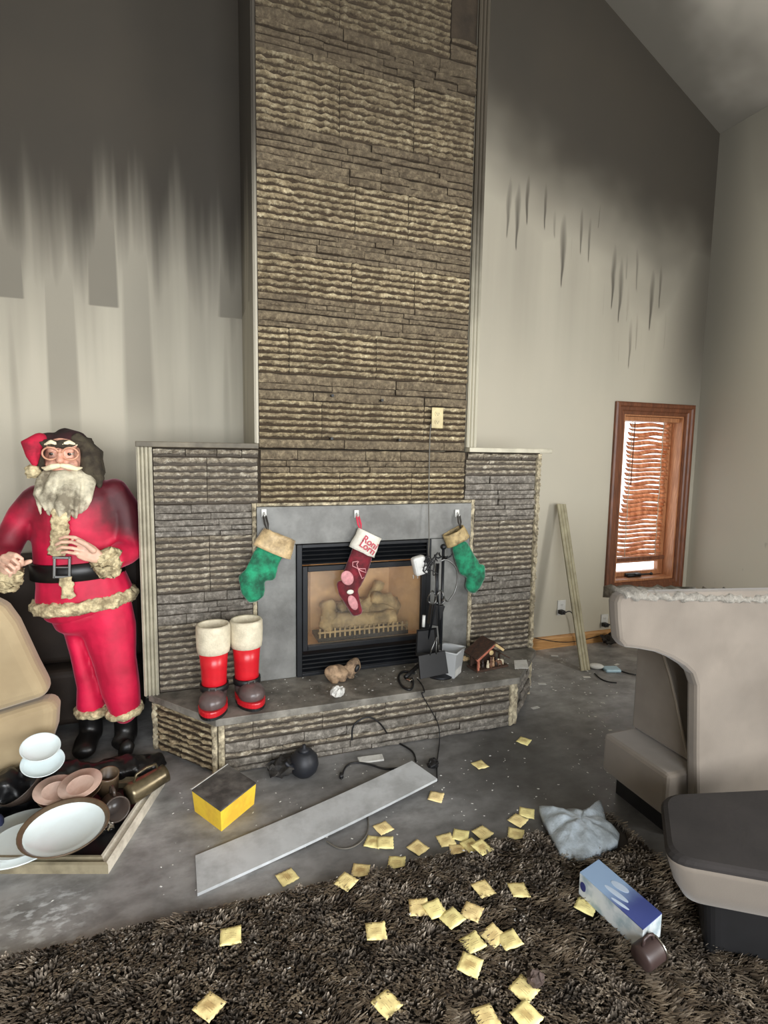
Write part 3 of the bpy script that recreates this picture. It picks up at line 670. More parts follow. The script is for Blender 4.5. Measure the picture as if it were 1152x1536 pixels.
# ================================================================== SANTA BOOTS ON THE HEARTH
M['bootred'] = simple('glossy_red_ceramic', (206, 28, 40), .32, .12, 6, bump=.1, bscale=14, dirt=(120, 18, 26), dirtamt=.4)
M['bootcuff'] = simple('cream_textured_cuff', (222, 212, 188), .8, .08, 20, bump=.7, bscale=110, dirt=(150, 138, 112), dirtamt=.35)
M['bootgrey'] = simple('dark_boot_leather', (96, 82, 80), .35, .25, 9, dirt=(50, 42, 42), dirtamt=.6)
def boot(x, y, rz, label):
    t = empty('santa_boot', (x, y, HZ), rz, label, 'boot', 'decorative santa boots on the hearth')
    S = 1.0; mb = MB()
    prof = [(.058, .085), (.058, .14), (.061, .20), (.066, .275)]
    mb.lathe([(.0, .085)]+prof+[(.0, .275)], 28); mb.build('red_shaft', M['bootred'], t, smooth=True)
    mb = MB(); mb.lathe([(.064, .268), (.073, .272), (.077, .30), (.079, .36), (.078, .395), (.072, .405), (.063, .400), (.060, .37), (.058, .31), (.0, .30)], 28); mb.build('cream_cuff', M['bootcuff'], t, smooth=True)
    mb = MB(); mb.chain([(V((0, .012, .06)), .058, .06), (V((0, 0, .11)), .058, .058)]); mb.chain([(V((0, .02, .055)), .056, .042), (V((0, -.04, .055)), .060, .044), (V((0, -.085, .048)), .060, .040)]); mb.ball((0, -.07, .06), (.064, .072, .05), 16)
    mb.v = [(v[0], v[1], max(v[2], .026)) for v in mb.v]; mb.build('dark_foot', M['bootgrey'], t, remesh=.007, sm=5)
    def sole(z0, z1, g):
        pts = []
        for k in range(32):
            th = 2*pi*k/32; c, s = math.cos(th), math.sin(th); y_ = -.035 + s*(.112+g); w = (.060+g)*(1.0 if s < 0 else .92)
            pts.append((c*w, y_))
        m2 = MB(); m2.prism(pts, z0, z1, 'z'); return m2
    sole(.012, .040, .008).build('red_sole_rim', M['bootred'], t, bevel=.006); sole(0, .0125, .006).build('black_sole', M['black_soft'], t)
    mb = MB(); mb.lathe([(.0595, .088), (.066, .09), (.066, .116), (.0595, .118)], 28, close=True); mb.build('ankle_strap', M['black_soft'], t, smooth=True)
    mb = MB()
    for dx, dz, sx_, sz in ((-.015, 0, .005, .034), (.015, 0, .005, .034), (0, .015, .03, .005), (0, -.015, .03, .005), (.004, 0, .02, .004)): mb.box((dx, -.069, .103+dz), (sx_, .006, sz))
    mb.build('buckle', M['steel'], t)
p = fl(323, 1062, HZ); q = fl(360, 1052, HZ)
boot(.092, 2.615, -.16, 'red santa boot with cream cuff, the nearer of the pair on the hearth corner')
boot(.246, 2.645, .22, 'red santa boot with cream cuff, standing next to the slate surround')
# ================================================================== OUTLETS AND CORDS
M['ivory'] = simple('yellowed_plastic', (206, 190, 140), .4, .1, 9, dirt=(110, 92, 58), dirtamt=.5)
def outlet(p, label, w=.07, h=.115, m=None):
    t = empty('wall_outlet', p, 0, label, 'outlet'); mb = MB(); mb.bb((-w/2, -.008, -h/2), (w/2, 0, h/2)); mb.build('cover_plate', m or M['ivory'], t, bevel=.003)
    for dz in (-.022, .022):
        mb = MB(); mb.prism([(.016*math.cos(a)*1.0, dz+.013*max(-.85, min(.85, math.sin(a)*1.2))) for a in [2*pi*k/16 for k in range(16)]], -.0105, -.008, 'y'); f = mb.build('receptacle', m or M['ivory'], t)
        mb = MB()
        for dx in (-.006, .006): mb.box((dx, -.0107, dz+.002), (.0022, .001, .009))
        mb.box((0, -.0107, dz-.007), (.004, .001, .004)); mb.build('slot', M['black_soft'], f)
    return t
po = at(655.5, 627, FY-.026); outlet(po, 'yellowed wall outlet set into the chimney stone')
def cord(name, pts, r, m, label, cat='cord', group=None, sm=3):
    P = [V(p) for p in pts]
    for _ in range(sm):
        Q = [P[0]]
        for a, c in zip(P, P[1:]): Q += [a.lerp(c, .25), a.lerp(c, .75)]
        Q.append(P[-1]); P = Q
    mb = MB(); mb.tube(P, r, 6); o = mb.build(name, m, None, smooth=True); return tag(o, label, cat, group)
M['cordgrey'] = simple('grey_cord', (96, 92, 84), .5, .2, 6)
cord('hanging_wire', [at(646, 636, FY-.034), at(644.5, 660, FY-.04), at(643.5, 720, FY-.04), at(643, 765, FY-.06), at(644, 810, FY-.075), at(642, 832, FY-.10), at(648, 845, FY-.11)], .0032, M['cordgrey'], 'thin cord running from the chimney outlet down to the tools', 'cord')
ol = outlet(at(841.5, 911, BY), 'white wall outlet behind the leaning fluted board', .075, .12, M['white'])
o2 = outlet(at(906, 931, BY), 'small white wall outlet below the window corner', .07, .11, M['white'])
def plug(p, label, pts):
    t = empty('power_plug', p, 0, label, 'plug'); mb = MB(); mb.bb((-.02, -.045, -.016), (.02, 0, .016)); mb.build('plug_body', M['black_soft'], t, bevel=.006)
    mb = MB(); P = [V(q)-V(p) for q in pts]
    for _ in range(3):
        Q = [P[0]]
        for a, c in zip(P, P[1:]): Q += [a.lerp(c, .25), a.lerp(c, .75)]
        Q.append(P[-1]); P = Q
    mb.tube(P, .0045, 6); mb.build('plug_cord', M['black_soft'], t, smooth=True)
p = at(840, 917, BY-.012); plug(p, 'black plug in the outlet behind the leaning board', [p+V((0, -.05, 0)), p+V((.05, -.06, .02)), p+V((.10, -.05, -.04)), p+V((.14, -.05, -.2)), p+V((.16, -.05, -.27))])
p = at(905, 936, BY-.012); plug(p, 'black plug in the outlet below the window', [p+V((0, -.05, 0)), p+V((.05, -.06, .03)), p+V((.08, -.06, -.05)), p+V((.08, -.07, -.105))])
cord('draped_wire', [at(803, 957, BY-.03), at(840, 966, BY-.035)+V((0, 0, .01)), at(870, 962, BY-.035), at(905, 952, BY-.03)], .003, M['black_soft'], 'thin black cord draped along the oak baseboard', 'cord')
# ================================================================== THINGS ON THE HEARTH
# tool stand with its hanging tools (the tools hang on the stand: things of their own)
TP = fl(660, 1012, HZ); tx, ty = TP.x, TP.y
tool = empty('tool_stand', (tx, ty, HZ), 0, 'black fireplace tool stand with slender pole on the hearth', 'tool stand')
mb = MB(); mb.lathe([(0, 0), (.075, 0), (.078, .008), (.05, .016), (.02, .022), (0, .022)], 24); mb.build('base', M['black'], tool, smooth=True)
mb = MB(); mb.tube([(0, 0, .02), (0, 0, .70)], .008, 10); mb.ball((0, 0, .715), .017, 12); mb.build('pole', M['black'], tool, smooth=True)
mb = MB()
for a in (0, pi/2, pi, 3*pi/2): mb.tube([(0, 0, .665), (.03*math.cos(a), .03*math.sin(a), .655), (.05*math.cos(a), .05*math.sin(a), .665), (.052*math.cos(a), .052*math.sin(a), .675)], .0045, 6)
mb.build('hook_crown', M['black'], tool, smooth=True)
def W(px, py, dy=0): return at(px, py, ty+dy)
def hung(name, label): return empty(name, (tx, ty, HZ+.66), 0, label, 'tool', 'fireplace tools')
def rel(o, pts): return [V(p)-o.location for p in pts]
o = hung('fire_shovel', 'black fireplace shovel hanging blade down on the tool stand')
mb = MB(); mb.tube(rel(o, [W(657, 846, -.04), W(655, 880, -.05), W(650, 925, -.05), W(645, 945, -.05)]), .006, 8); mb.build('shaft', M['black'], o, smooth=True)
c = [W(626, 945, -.05), W(655, 942, -.05), W(659, 985, -.06), W(624, 984, -.06)]; mb = MB(); q = rel(o, c); n_ = V((0, -.006, 0))
mid = [p.lerp(sum(q, V())/4, .18)+V((0, .014, 0)) for p in q]
mb.add(q+mid+[p+V((0, .02, 0)) for p in mid]+[p+V((0, .008, 0)) for p in q], [(0, 1, 5, 4), (1, 2, 6, 5), (2, 3, 7, 6), (3, 0, 4, 7), (4, 5, 6, 7), (8, 11, 10, 9), (12, 8, 9, 13), (13, 9, 10, 14), (14, 10, 11, 15), (15, 11, 8, 12), (0, 12, 13, 1), (1, 13, 14, 2), (2, 14, 15, 3), (3, 15, 12, 0)])
mb.build('blade', M['black_soft'], o)
o = hung('fire_tongs', 'black fireplace tongs with two ring handles on the tool stand')
for cx, rr in ((648, .027), (660, .03)):
    ce = W(cx, 896, -.075)-o.location; mb = MB(); mb.tube([ce+V((rr*.8*math.cos(a), .012*math.sin(a*2), rr*1.25*math.sin(a))) for a in [2*pi*k/20 for k in range(21)]], .0038, 6); mb.build('ring_handle', M['steel'], o, smooth=True)
mb = MB(); mb.tube(rel(o, [W(655, 845, -.05), W(654, 880, -.07), W(652, 910, -.07), W(642, 960, -.035)]), .0045, 6); mb.tube(rel(o, [W(658, 845, -.05), W(656, 880, -.07), W(658, 910, -.07), W(660, 965, -.03)]), .0045, 6); mb.build('tong_arm', M['black'], o, smooth=True)
o = hung('fire_poker', 'thin bent fireplace poker looping out from the tool stand')
mb = MB(); P = rel(o, [W(660, 842, -.02), W(670, 838, -.03), W(684, 850, -.03), W(687, 865, -.03), W(684, 885, -.03), W(676, 898, -.035), W(671, 903, -.035), W(668, 899, -.035)])
for _ in range(2):
    Q = [P[0]]
    for a, c in zip(P, P[1:]): Q += [a.lerp(c, .25), a.lerp(c, .75)]
    Q.append(P[-1]); P = Q
mb.tube(P, .0045, 6); mb.ball(rel(o, [W(660, 901, -.035)])[0]+V((.02, 0, 0)), .009, 8); mb.build('poker_rod', M['steel'], o, smooth=True)
mb = MB(); mb.tube(rel(o, [W(652, 845, -.01), W(654, 870, -.02), W(657, 900, -.02), W(658, 940, -.02), W(661, 975, -.02)]), .004, 6); mb.build('second_rod', M['steel'], o, smooth=True)
o = hung('hearth_brush', 'black hearth brush with pale handle tip hanging on the tool stand')
mb = MB(); q = rel(o, [W(646, 906, -.01), W(666, 908, -.01), W(656, 938, -.01), W(642, 936, -.01)]); mb.add([p+V((0, -.018, 0)) for p in q]+[p+V((0, .018, 0)) for p in q], [(0, 1, 2, 3), (7, 6, 5, 4), (0, 4, 5, 1), (1, 5, 6, 2), (2, 6, 7, 3), (3, 7, 4, 0)]); mb.build('bristle_head', M['black_soft'], o, bevel=.004)
mb = MB(); mb.tube(rel(o, [W(657, 850, -.0), W(656, 906, -.01)]), .006, 8); mb.build('handle', M['black'], o, smooth=True)
mb = MB(); mb.tube(rel(o, [W(636, 923, -.03), W(635, 940, -.03)]), .009, 8); mb.build('pale_tip', M['white'], o, smooth=True)
# white plug adapter tangled in its cord
p = W(629, 848, -.06); o = empty('plug_adapter', p, 0, 'white plug adapter dangling in a tangle of wire before the glass', 'adapter')
R_ = Matrix.Rotation(math.radians(-14), 4, 'Y')
mb = MB(); mb.box((0, 0, 0), (.072, .05, .10), R_); mb.build('adapter_body', M['white'], o, bevel=.014)
rr = random.Random(3); mb = MB()
for k in range(5):
    P = [V((rr.uniform(.0, .10), rr.uniform(-.045, -.02), rr.uniform(-.06, .07))) for _ in range(6)]
    for _ in range(2):
        Q = [P[0]]
        for a, c in zip(P, P[1:]): Q += [a.lerp(c, .25), a.lerp(c, .75)]
        Q.append(P[-1]); P = Q
    mb.tube(P, .003, 5)
mb.build('wire_tangle', M['black_soft'], o, smooth=True)
mb = MB()
for dx in (-.012, .012): mb.box((dx-.02, -.0, -.058), (.006, .003, .02))
mb.build('prong', M['chrome'], o)
# black square pan
pc = [at(628, 984, ty-.13), at(668, 976, ty-.13), at(673, 1010, ty-.155), at(631, 1019, ty-.155)]
lowz = min(p.z for p in pc); cen = sum(pc, V())/4
o = empty('ash_pan', (cen.x, cen.y, HZ), 0, 'flat black square ash pan leaning against the white plastic bin', 'pan')
dz = HZ+.002-lowz if lowz < HZ else 0
q = [p-o.location+V((0, 0, max(dz, 0))) for p in pc]; mb = MB(); nn = (q[1]-q[0]).cross(q[3]-q[0]).normalized(); nn = nn if nn.y > 0 else -nn
ins_ = [p.lerp(sum(q, V())/4, .07) for p in q]
mb.add(q+[p+nn*.012 for p in ins_]+[p+nn*.016 for p in q], [(0, 1, 2, 3), (8, 11, 10, 9), (0, 8, 9, 1), (1, 9, 10, 2), (2, 10, 11, 3), (3, 11, 8, 0)]); mb.f = [f for f in mb.f]
mb.build('pan_plate', M['black_soft'], o, bevel=.002)
mb = MB(); mb.tube([q[0].lerp(q[1], .42)+V((0, .002, -.01)), q[0].lerp(q[1], .45)+V((0, -.012, .03)), at(655, 958, ty-.12)-o.location+V((0, 0, .01)), q[0].lerp(q[1], .62)+V((0, -.01, .02)), q[0].lerp(q[1], .66)+V((0, .002, -.01))], .004, 6); mb.build('wire_handle', M['steel'], o, smooth=True)
# translucent bin
bmx = NT('cloudy_white_plastic'); bmx.col(s2l((206, 208, 208))); bmx.rough(.35); tl = bmx.n('BsdfTranslucent'); tl.inputs[0].default_value = (*s2l((214, 216, 218)), 1); mx = bmx.n('MixShader'); mx.inputs[0].default_value = .4
bmx.l(bmx.b.outputs[0], mx.inputs[1]); bmx.l(tl.outputs[0], mx.inputs[2]); bmx.l(mx.outputs[0], bmx.out.inputs[0])
bp = fl(674, 1013, HZ); bn = empty('plastic_bin', (bp.x+.008, bp.y+.02, HZ), .72, 'square cloudy white plastic bin on the hearth beside the tools', 'bin')
mb = MB(); a0, a1, hB = .050, .064, .145
ring = lambda s_, z: [(-s_, -s_, z), (s_, -s_, z), (s_, s_, z), (-s_, s_, z)]
mb.add(ring(a0, 0)+ring(a1, hB)+ring(a1-.004, hB)+ring(a0-.004, .004), [(3, 2, 1, 0)]+[(i, (i+1) % 4, 4+(i+1) % 4, 4+i) for i in range(4)]+[(4+i, 4+(i+1) % 4, 8+(i+1) % 4, 8+i) for i in range(4)]+[(8+i, 8+(i+1) % 4, 12+(i+1) % 4, 12+i) for i in range(4)]+[(12, 13, 14, 15)]); mb.build('bin_wall', bmx.m, bn)
mb = MB()
for i in range(4):
    A, B = V(ring(a1+.003, hB)[i]), V(ring(a1+.003, hB)[(i+1) % 4]); mb.tube([A, B], .005, 6)
mb.build('rolled_rim', bmx.m, bn, smooth=True)
mb = MB(); mb.box((0, -a0-.0035, .035), (.085, .002, .055)); mb.build('label_patch', M['paper'], bn)
# black cord loop with plug at the middle of the hearth
lp = fl(610, 1020, HZ); cl_ = empty('coiled_lead', (lp.x, lp.y, HZ), 0, 'black coiled lead with plug head lying on the hearth', 'lead')
def hz_(px, py, z=.008): return fl(px, py, HZ)-cl_.location+V((0, 0, z))
P = [hz_(622, 1012), hz_(606, 1008), hz_(597, 1015), hz_(599, 1027), hz_(608, 1036), hz_(617, 1037), hz_(620, 1028), hz_(618, 1020)]
for _ in range(2):
    Q = [P[0]]
    for a, c in zip(P, P[1:]): Q += [a.lerp(c, .25), a.lerp(c, .75)]
    Q.append(P[-1]); P = Q
mb = MB(); mb.tube(P, .006, 6); mb.build('lead_loop', M['black_soft'], cl_, smooth=True)
mb = MB(); mb.tube([hz_(608, 1019, .012), hz_(628, 1003, .02)], .011, 8); mb.build('plug_head', M['black_soft'], cl_, smooth=True)
mb = MB(); mb.box(hz_(614, 1023, .01), (.022, .03, .014), Matrix.Rotation(.5, 4, 'Z')); mb.build('metal_tip', M['chrome'], cl_, bevel=.003)
cord('hearth_wire', [fl(626, 1018, HZ+.004), fl(634, 1028, HZ+.004), fl(638, 1040, HZ+.004), V((fl(641, 1050, HZ).x, 2.452, HZ+.003)), at(648, 1068, 2.450), at(658, 1085, 2.458), at(660, 1110, 2.452), fl(657, 1130, .005), fl(655, 1150, .005), fl(656, 1172, .005)], .0028, M['black_soft'], 'thin black wire falling over the hearth front onto the floor', 'wire')
# driftwood-like lump, in two chunks
M['drift'] = simple('charred_driftwood', (176, 148, 118), .85, .4, 16, bump=.6, bscale=36, dirt=(58, 44, 36), dirtamt=.9)
dp = fl(513, 1019, HZ); o = empty('driftwood_lump', (dp.x, dp.y, HZ), .2, 'small charred two-lobed wooden lump on the hearth before the glass', 'ornament')
mb = MB(); mb.ball((-.045, 0, .045), (.055, .045, .045), 14); mb.ball((-.01, -.01, .038), (.04, .04, .04), 12); mb.tube([(-.06, -.03, .0), (-.055, -.02, .05)], .018, 8); mb.tube([(-.01, -.035, .0), (-.01, -.02, .05)], .018, 8); mb.build('near_lobe', M['drift'], o, remesh=.006, sm=2, wob=.012, wobs=30)
mb = MB(); mb.ball((.065, .0, .058), (.042, .035, .05), 14, Matrix.Rotation(.5, 4, 'Y')); mb.tube([(.05, 0, .0), (.055, 0, .05)], .022, 8); mb.tube([(.0, .0, .05), (.06, 0, .05)], .02, 8); mb.build('far_lobe', M['drift'], o, remesh=.006, sm=2, wob=.010, wobs=30)
mb = MB(); mb.ball((.072, -.036, .06), (.014, .01, .022), 10, Matrix.Rotation(.5, 4, 'Y')); mb.build('dark_knot', M['black_soft'], o, smooth=True)
# crumpled tissue
def crumple(name, label, p, r, m, seed, cat='paper', flat=.6, n=16):
    mb = MB(); mb.ball((0, 0, r*flat), (r, r*.8, r*flat), n); g = random.Random(seed)
    mb.v = [tuple(V(v)+mnoise.noise_vector(V(v)*(2.6/r)+V((seed, 0, 0)))*r*.42) for v in mb.v]; mz = min(v[2] for v in mb.v); mb.v = [(v[0], v[1], v[2]-mz) for v in mb.v]
    o = mb.build(name, m); o.location = p; return tag(o, label, cat)
tp = fl(508, 1046, HZ); crumple('crumpled_tissue', 'crumpled white tissue near the hearth front edge', V((tp.x, tp.y+.01, HZ)), .036, M['paper'], 4)
# nativity stable
nv = fl(738, 1006, HZ); st = empty('nativity_stable', (nv.x, nv.y+.05, HZ), .12, 'small wooden nativity stable with pitched roof and figures on the hearth', 'nativity')
M['stablewood'] = wood_mat('dark_stable_wood', (44, 30, 22), (84, 56, 40), (20, 20, 20), .8); M['barn_red'] = wood_mat('reddish_stable_wood', (150, 82, 62), (196, 122, 98), (20, 4, 20), .7); M['straw'] = wood_mat('straw_coloured_wood', (190, 160, 110), (222, 200, 150), (20, 20, 20), .8)
mb = MB(); mb.bb((-.105, -.045, 0), (.115, .055, .012)); mb.build('base', M['stablewood'], st, bevel=.002, wob=.003)
mb = MB(); mb.prism([(-.085, .012), (.09, .012), (.09, .075), (.0, .145), (-.085, .085)], .045, .055, 'y'); mb.build('back_wall', M['stablewood'], st)
def slab(a, c, y0, y1, th, name, m):
    A, B = V((a[0], 0, a[1])), V((c[0], 0, c[1])); nrm = (B-A).cross(V((0, 1, 0))).normalized()*th
    if nrm.z < 0: nrm = -nrm
    mb = MB(); mb.prism([(A.x, A.z), (B.x, B.z), ((B+nrm).x, (B+nrm).z), ((A+nrm).x, (A+nrm).z)], y0, y1, 'y'); return mb.build(name, m, st)
slab((-.118, .083), (.004, .16), -.06, .065, .008, 'roof_slope', M['stablewood']); slab((.004, .16), (.075, .112), -.05, .065, .007, 'roof_slope', M['stablewood'])
slab((-.112, .068), (.002, .144), -.058, -.048, .016, 'roof_beam', M['barn_red']); slab((.006, .144), (.064, .104), -.056, -.046, .014, 'roof_beam', M['straw']); slab((.05, .09), (.118, .05), -.05, .05, .006, 'lean_to_roof', M['stablewood'])
for x, z1, m_ in ((-.095, .075, 'barn_red'), (-.09, .07, 'stablewood'), (.058, .09, 'stablewood'), (.108, .052, 'stablewood')):
    mb = MB(); mb.bb((x-.005, -.045 if m_ == 'barn_red' else .03, .012), (x+.005, -.035 if m_ == 'barn_red' else .04, z1)); mb.build('post', M[m_], st)
mb = MB(); mb.lathe([(0, -.004), (.014, -.003), (.014, .003), (0, .004)], 14, Matrix.Translation((-.025, -.062, .112)) @ Matrix.Rotation(pi/2, 4, 'X')); mb.build('gable_disc', M['straw'], st, smooth=True)
g = random.Random(8); cols = [simple('figure_%s' % n, c, .6, .3, 30) for n, c in (('tan', (170, 136, 104)), ('dark', (54, 44, 40)), ('cream', (210, 196, 168)), ('brown', (110, 76, 56)))]
for i, x in enumerate((-.068, -.045, -.02, .0, .022, .045)):
    h = g.uniform(.042, .062); y = g.uniform(-.035, -.005); mb = MB(); mb.lathe([(0, 0), (.010, 0), (.009, h*.3), (.006, h*.62), (.007, h*.7), (.003, h*.78), (.0055, h*.86), (.005, h*.95), (0, h)], 10); mb.tube([(-.008, -.004, h*.5), (0, -.009, h*.55), (.008, -.004, h*.5)], .003, 5)
    mb.build('figurine', cols[i % 4], st, smooth=True, loc=(x, y, .012))
for x, y in ((.08, -.02), (.06, -.03)):
    mb = MB(); mb.ball((0, 0, .022), (.018, .009, .011), 10); mb.ball((-.02, 0, .032), (.008, .006, .007), 8)
    for dx in (-.011, .011):
        for dy in (-.005, .005): mb.tube([(dx, dy, 0), (dx, dy, .02)], .003, 5)
    mb.build('animal_figurine', cols[2 if x > .07 else 3], st, smooth=True, loc=(x, y, .012))
p = fl(698, 992, HZ); crumple('pale_shell', 'small pale shell-like lump behind the nativity stable', p, .022, M['cuff_tan'], 9, 'ornament')
def sheet(name, label, pts, m, z=.003, cat='paper', th=.0015, curl=.0):
    c = sum((V(p) for p in pts), V())/len(pts); mb = MB(); mb.prism([(p[0]-c.x, p[1]-c.y) for p in pts], 0, th, 'z'); o = mb.build(name, m); o.location = (c.x, c.y, c.z+z); return tag(o, label, cat)
sheet('paper_card', 'white paper card lying on the hearth end beside the stable', [fl(771, 991, HZ), fl(790, 990, HZ), fl(793, 1003, HZ), fl(772, 1003, HZ)], M['paper'], .001)
sheet('plaster_strip', 'pale plaster strip lying against the hearth foot', [fl(536, 1138), fl(573, 1133), fl(576, 1141), fl(540, 1146)], M['paper'], .0, 'debris', .008)
# ================================================================== LEANING FLUTED BOARD, LONG BOARD
p0 = fl(877, 1006); p1 = at(841, 757, BY-.06); L = (p1-p0).length
bd = fluted(.075, L, .016, 3).build('fluted_board', simple('olive_painted_board', (168, 160, 132), .5, .15, 6, dirt=(92, 84, 60), dirtamt=.5)); zax = (p1-p0).normalized(); yax = V((0, 1, 0)); yax = (yax - zax*yax.dot(zax)).normalized(); xax = yax.cross(zax)
bd.matrix_world = Matrix(((xax.x, yax.x, zax.x, p0.x), (xax.y, yax.y, zax.y, p0.y), (xax.z, yax.z, zax.z, p0.z+.002), (0, 0, 0, 1)))
tag(bd, 'long fluted casing board leaning against the wall right of the fireplace', 'board')
q = [fl(293, 1283, .012), fl(296, 1340, .012), fl(656, 1168, .05), fl(618, 1141, .05)]
M['greyboard'] = simple('grey_laminate', (192, 195, 197), .42, .12, 5, dirt=(96, 96, 94), dirtamt=.45, bump=.05)
mb = MB(); n = 12; c = sum(q, V())/4
for j in range(n+1):
    t_ = j/n; A, B = q[0].lerp(q[3], t_), q[1].lerp(q[2], t_); sag = -.010*math.sin(pi*t_)
    for P_, dz in ((A, 0), (B, 0), (B, -.011), (A, -.011)): mb.v.append((P_.x-c.x, P_.y-c.y, P_.z+dz+sag))
for j in range(n):
    for k in range(4): mb.f.append((j*4+k, j*4+(k+1) % 4, j*4+4+(k+1) % 4, j*4+4+k))
mb.f += [(3, 2, 1, 0), (n*4, n*4+1, n*4+2, n*4+3)]
mz = min(v[2] for v in mb.v); mb.v = [(v[0], v[1], v[2]-mz) for v in mb.v]
o = mb.build('grey_board', M['greyboard']); o.location = (c.x, c.y, .0005); tag(o, 'long flat grey board lying on the floor before the hearth', 'board')
bp = fl(645, 1160); crumple('charred_lump', 'black charred lump under the raised end of the grey board', V((bp.x+.03, bp.y+.03, 0)), .03, M['black_soft'], 12, 'debris', .7)
# ================================================================== YELLOW BOX, KETTLE
yb = [fl(331, 1218, .09), fl(384, 1176, .09), fl(342, 1149, .09), fl(288, 1187, .09)]; c = sum(yb, V())/4
o = empty('yellow_box', (c.x, c.y, 0), 0, 'yellow box with soot-blackened top on the floor by the hearth corner', 'box')
M['boxyellow'] = simple('bright_yellow_card', (244, 206, 62), .55, .1, 7, dirt=(180, 120, 50), dirtamt=.45); M['boxsoot'] = simple('sooty_box_top', (66, 64, 62), .7, .3, 14, bump=.3, dirt=(130, 126, 120), dirtamt=.5)
r = [V((p.x-c.x, p.y-c.y, 0)) for p in yb]; top = [p+V((0, 0, .09)) for p in r]; bot = [p*.93 for p in r]
for i, (nm, m_) in enumerate((('side_panel', 'boxyellow'), ('side_panel', 'boxyellow'), ('side_panel', 'paper'), ('side_panel', 'boxyellow'))):
    a, b2 = i, (i+1) % 4; mb = MB(); A = [bot[a], bot[b2], top[b2], top[a]]; B = [p*.97 for p in A]; B = [V((p.x, p.y, p2.z)) for p, p2 in zip(B, A)]
    mb.add(A+B, [(0, 1, 2, 3), (7, 6, 5, 4), (0, 4, 5, 1), (1, 5, 6, 2), (2, 6, 7, 3), (3, 7, 4, 0)]); mb.build(nm, M[m_], o)
mb = MB(); lid = [p+V((0, 0, .0905)) for p in r]; mb.add([p*1.0 for p in lid]+[p+V((0, 0, .006)) for p in lid], [(3, 2, 1, 0), (4, 5, 6, 7)]+[(i, (i+1) % 4, 4+(i+1) % 4, 4+i) for i in range(4)]); mb.build('sooty_lid', M['boxsoot'], o)
mb = MB(); A = [top[3].lerp(top[0], -.06)+V((0, 0, .004)), top[2].lerp(top[1], -.04)+V((0, 0, .004)), top[2]+V((.0, 0, .008)), top[3]+V((.0, 0, .008))]; mb.add(A+[p+V((0, 0, .003)) for p in A], [(0, 1, 2, 3), (7, 6, 5, 4), (0, 4, 5, 1), (1, 5, 6, 2), (2, 6, 7, 3), (3, 7, 4, 0)]); mb.build('white_flap', M['paper'], o)
kp = fl(458, 1166); kt = empty('black_kettle', (kp.x, kp.y+.03, 0), .4, 'round black cast kettle standing against the hearth foot', 'kettle')
M['castblack'] = simple('cast_iron', (34, 36, 42), .5, .2, 10, metal=.2)
mb = MB(); mb.lathe([(0, 0), (.04, 0), (.06, .02), (.068, .05), (.062, .085), (.045, .105), (.04, .112), (0, .114)], 24); mb.build('kettle_body', M['castblack'], kt, smooth=True)
mb = MB(); mb.lathe([(0, .112), (.03, .112), (.02, .125), (.008, .13), (.009, .142), (0, .144)], 16); mb.build('kettle_lid', M['castblack'], kt, smooth=True)
mb = MB(); mb.tube([(-.055, 0, .06), (-.085, 0, .07), (-.10, 0, .095)], [.014, .010, .007], 8); mb.build('spout', M['castblack'], kt, smooth=True)
p = fl(432, 1164); crumple('charred_heap', 'black charred crumpled heap beside the round black kettle', V((p.x-.01, p.y+.02, 0)), .085, simple('charred_heap', (26, 24, 24), .75, .4, 20, bump=.4, dirt=(90, 86, 80), dirtamt=.4), 21, 'debris', .4, 20)
# cables before the hearth
cord('floor_cable', [at(528, 1110, 2.45), at(528, 1088, 2.450), at(545, 1076, 2.445), at(560, 1076, 2.445), at(575, 1090, 2.445), fl(585, 1108, .006), fl(605, 1118, .006), fl(621, 1128, .006), fl(624, 1142, .006)], .0045, M['black_soft'], 'black cable looping up against the hearth front', 'cable')
cord('plug_cable', [fl(512, 1168, .006), fl(517, 1150, .006), fl(530, 1143, .006), fl(555, 1146, .006), fl(575, 1154, .006), fl(600, 1152, .006)], .0045, M['black_soft'], 'black cable with its plug end, half under the grey board', 'cable')
cord('thin_loop_cable', [fl(552, 1225, .004), fl(553, 1250, .004), fl(535, 1270, .004), fl(510, 1275, .004), fl(490, 1262, .004)], .003, M['cordgrey'], 'thin looped cable emerging under the lower edge of the board', 'cable')
p = fl(512, 1169); mb = MB(); mb.tube([(0, 0, .009), (.006, .03, .009)], [.011, .007], 8); o = mb.build('cable_plug', M['black_soft'], None, smooth=True); o.location = (p.x, p.y, .002); tag(o, 'small black plug at the end of the floor cable', 'plug')
# small things at the right of the hearth
p = fl(894, 1003); mb = MB(); mb.ball((0, 0, .018), (.055, .032, .02), 14, Matrix.Rotation(-.5, 4, 'Z')); o = mb.build('computer_mouse', M['white'], None, smooth=True); o.location = (p.x, p.y, 0); tag(o, 'white rounded mouse-like gadget beside the foot of the leaning board', 'gadget')
p = fl(917, 1006); o = empty('blue_gadget', (p.x, p.y, 0), -.3, 'flat pale blue gadget with dark cord on the floor near the armchair', 'gadget'); mb = MB(); mb.bb((-.055, -.04, 0), (.055, .04, .022)); mb.build('gadget_body', simple('pale_blue_plastic', (168, 198, 214), .45, .1, 9), o, bevel=.008)
mb = MB(); mb.tube([(.05, -.03, .01), (.09, -.07, .008), (.14, -.10, .008)], .005, 6); mb.build('gadget_cord', M['black_soft'], o, smooth=True)
cord('mouse_cord', [fl(892, 1010, .005), fl(900, 1018, .005), fl(912, 1023, .005), fl(925, 1024, .005)], .004, M['black_soft'], 'short dark cord curling on the floor before the blue gadget', 'cord')
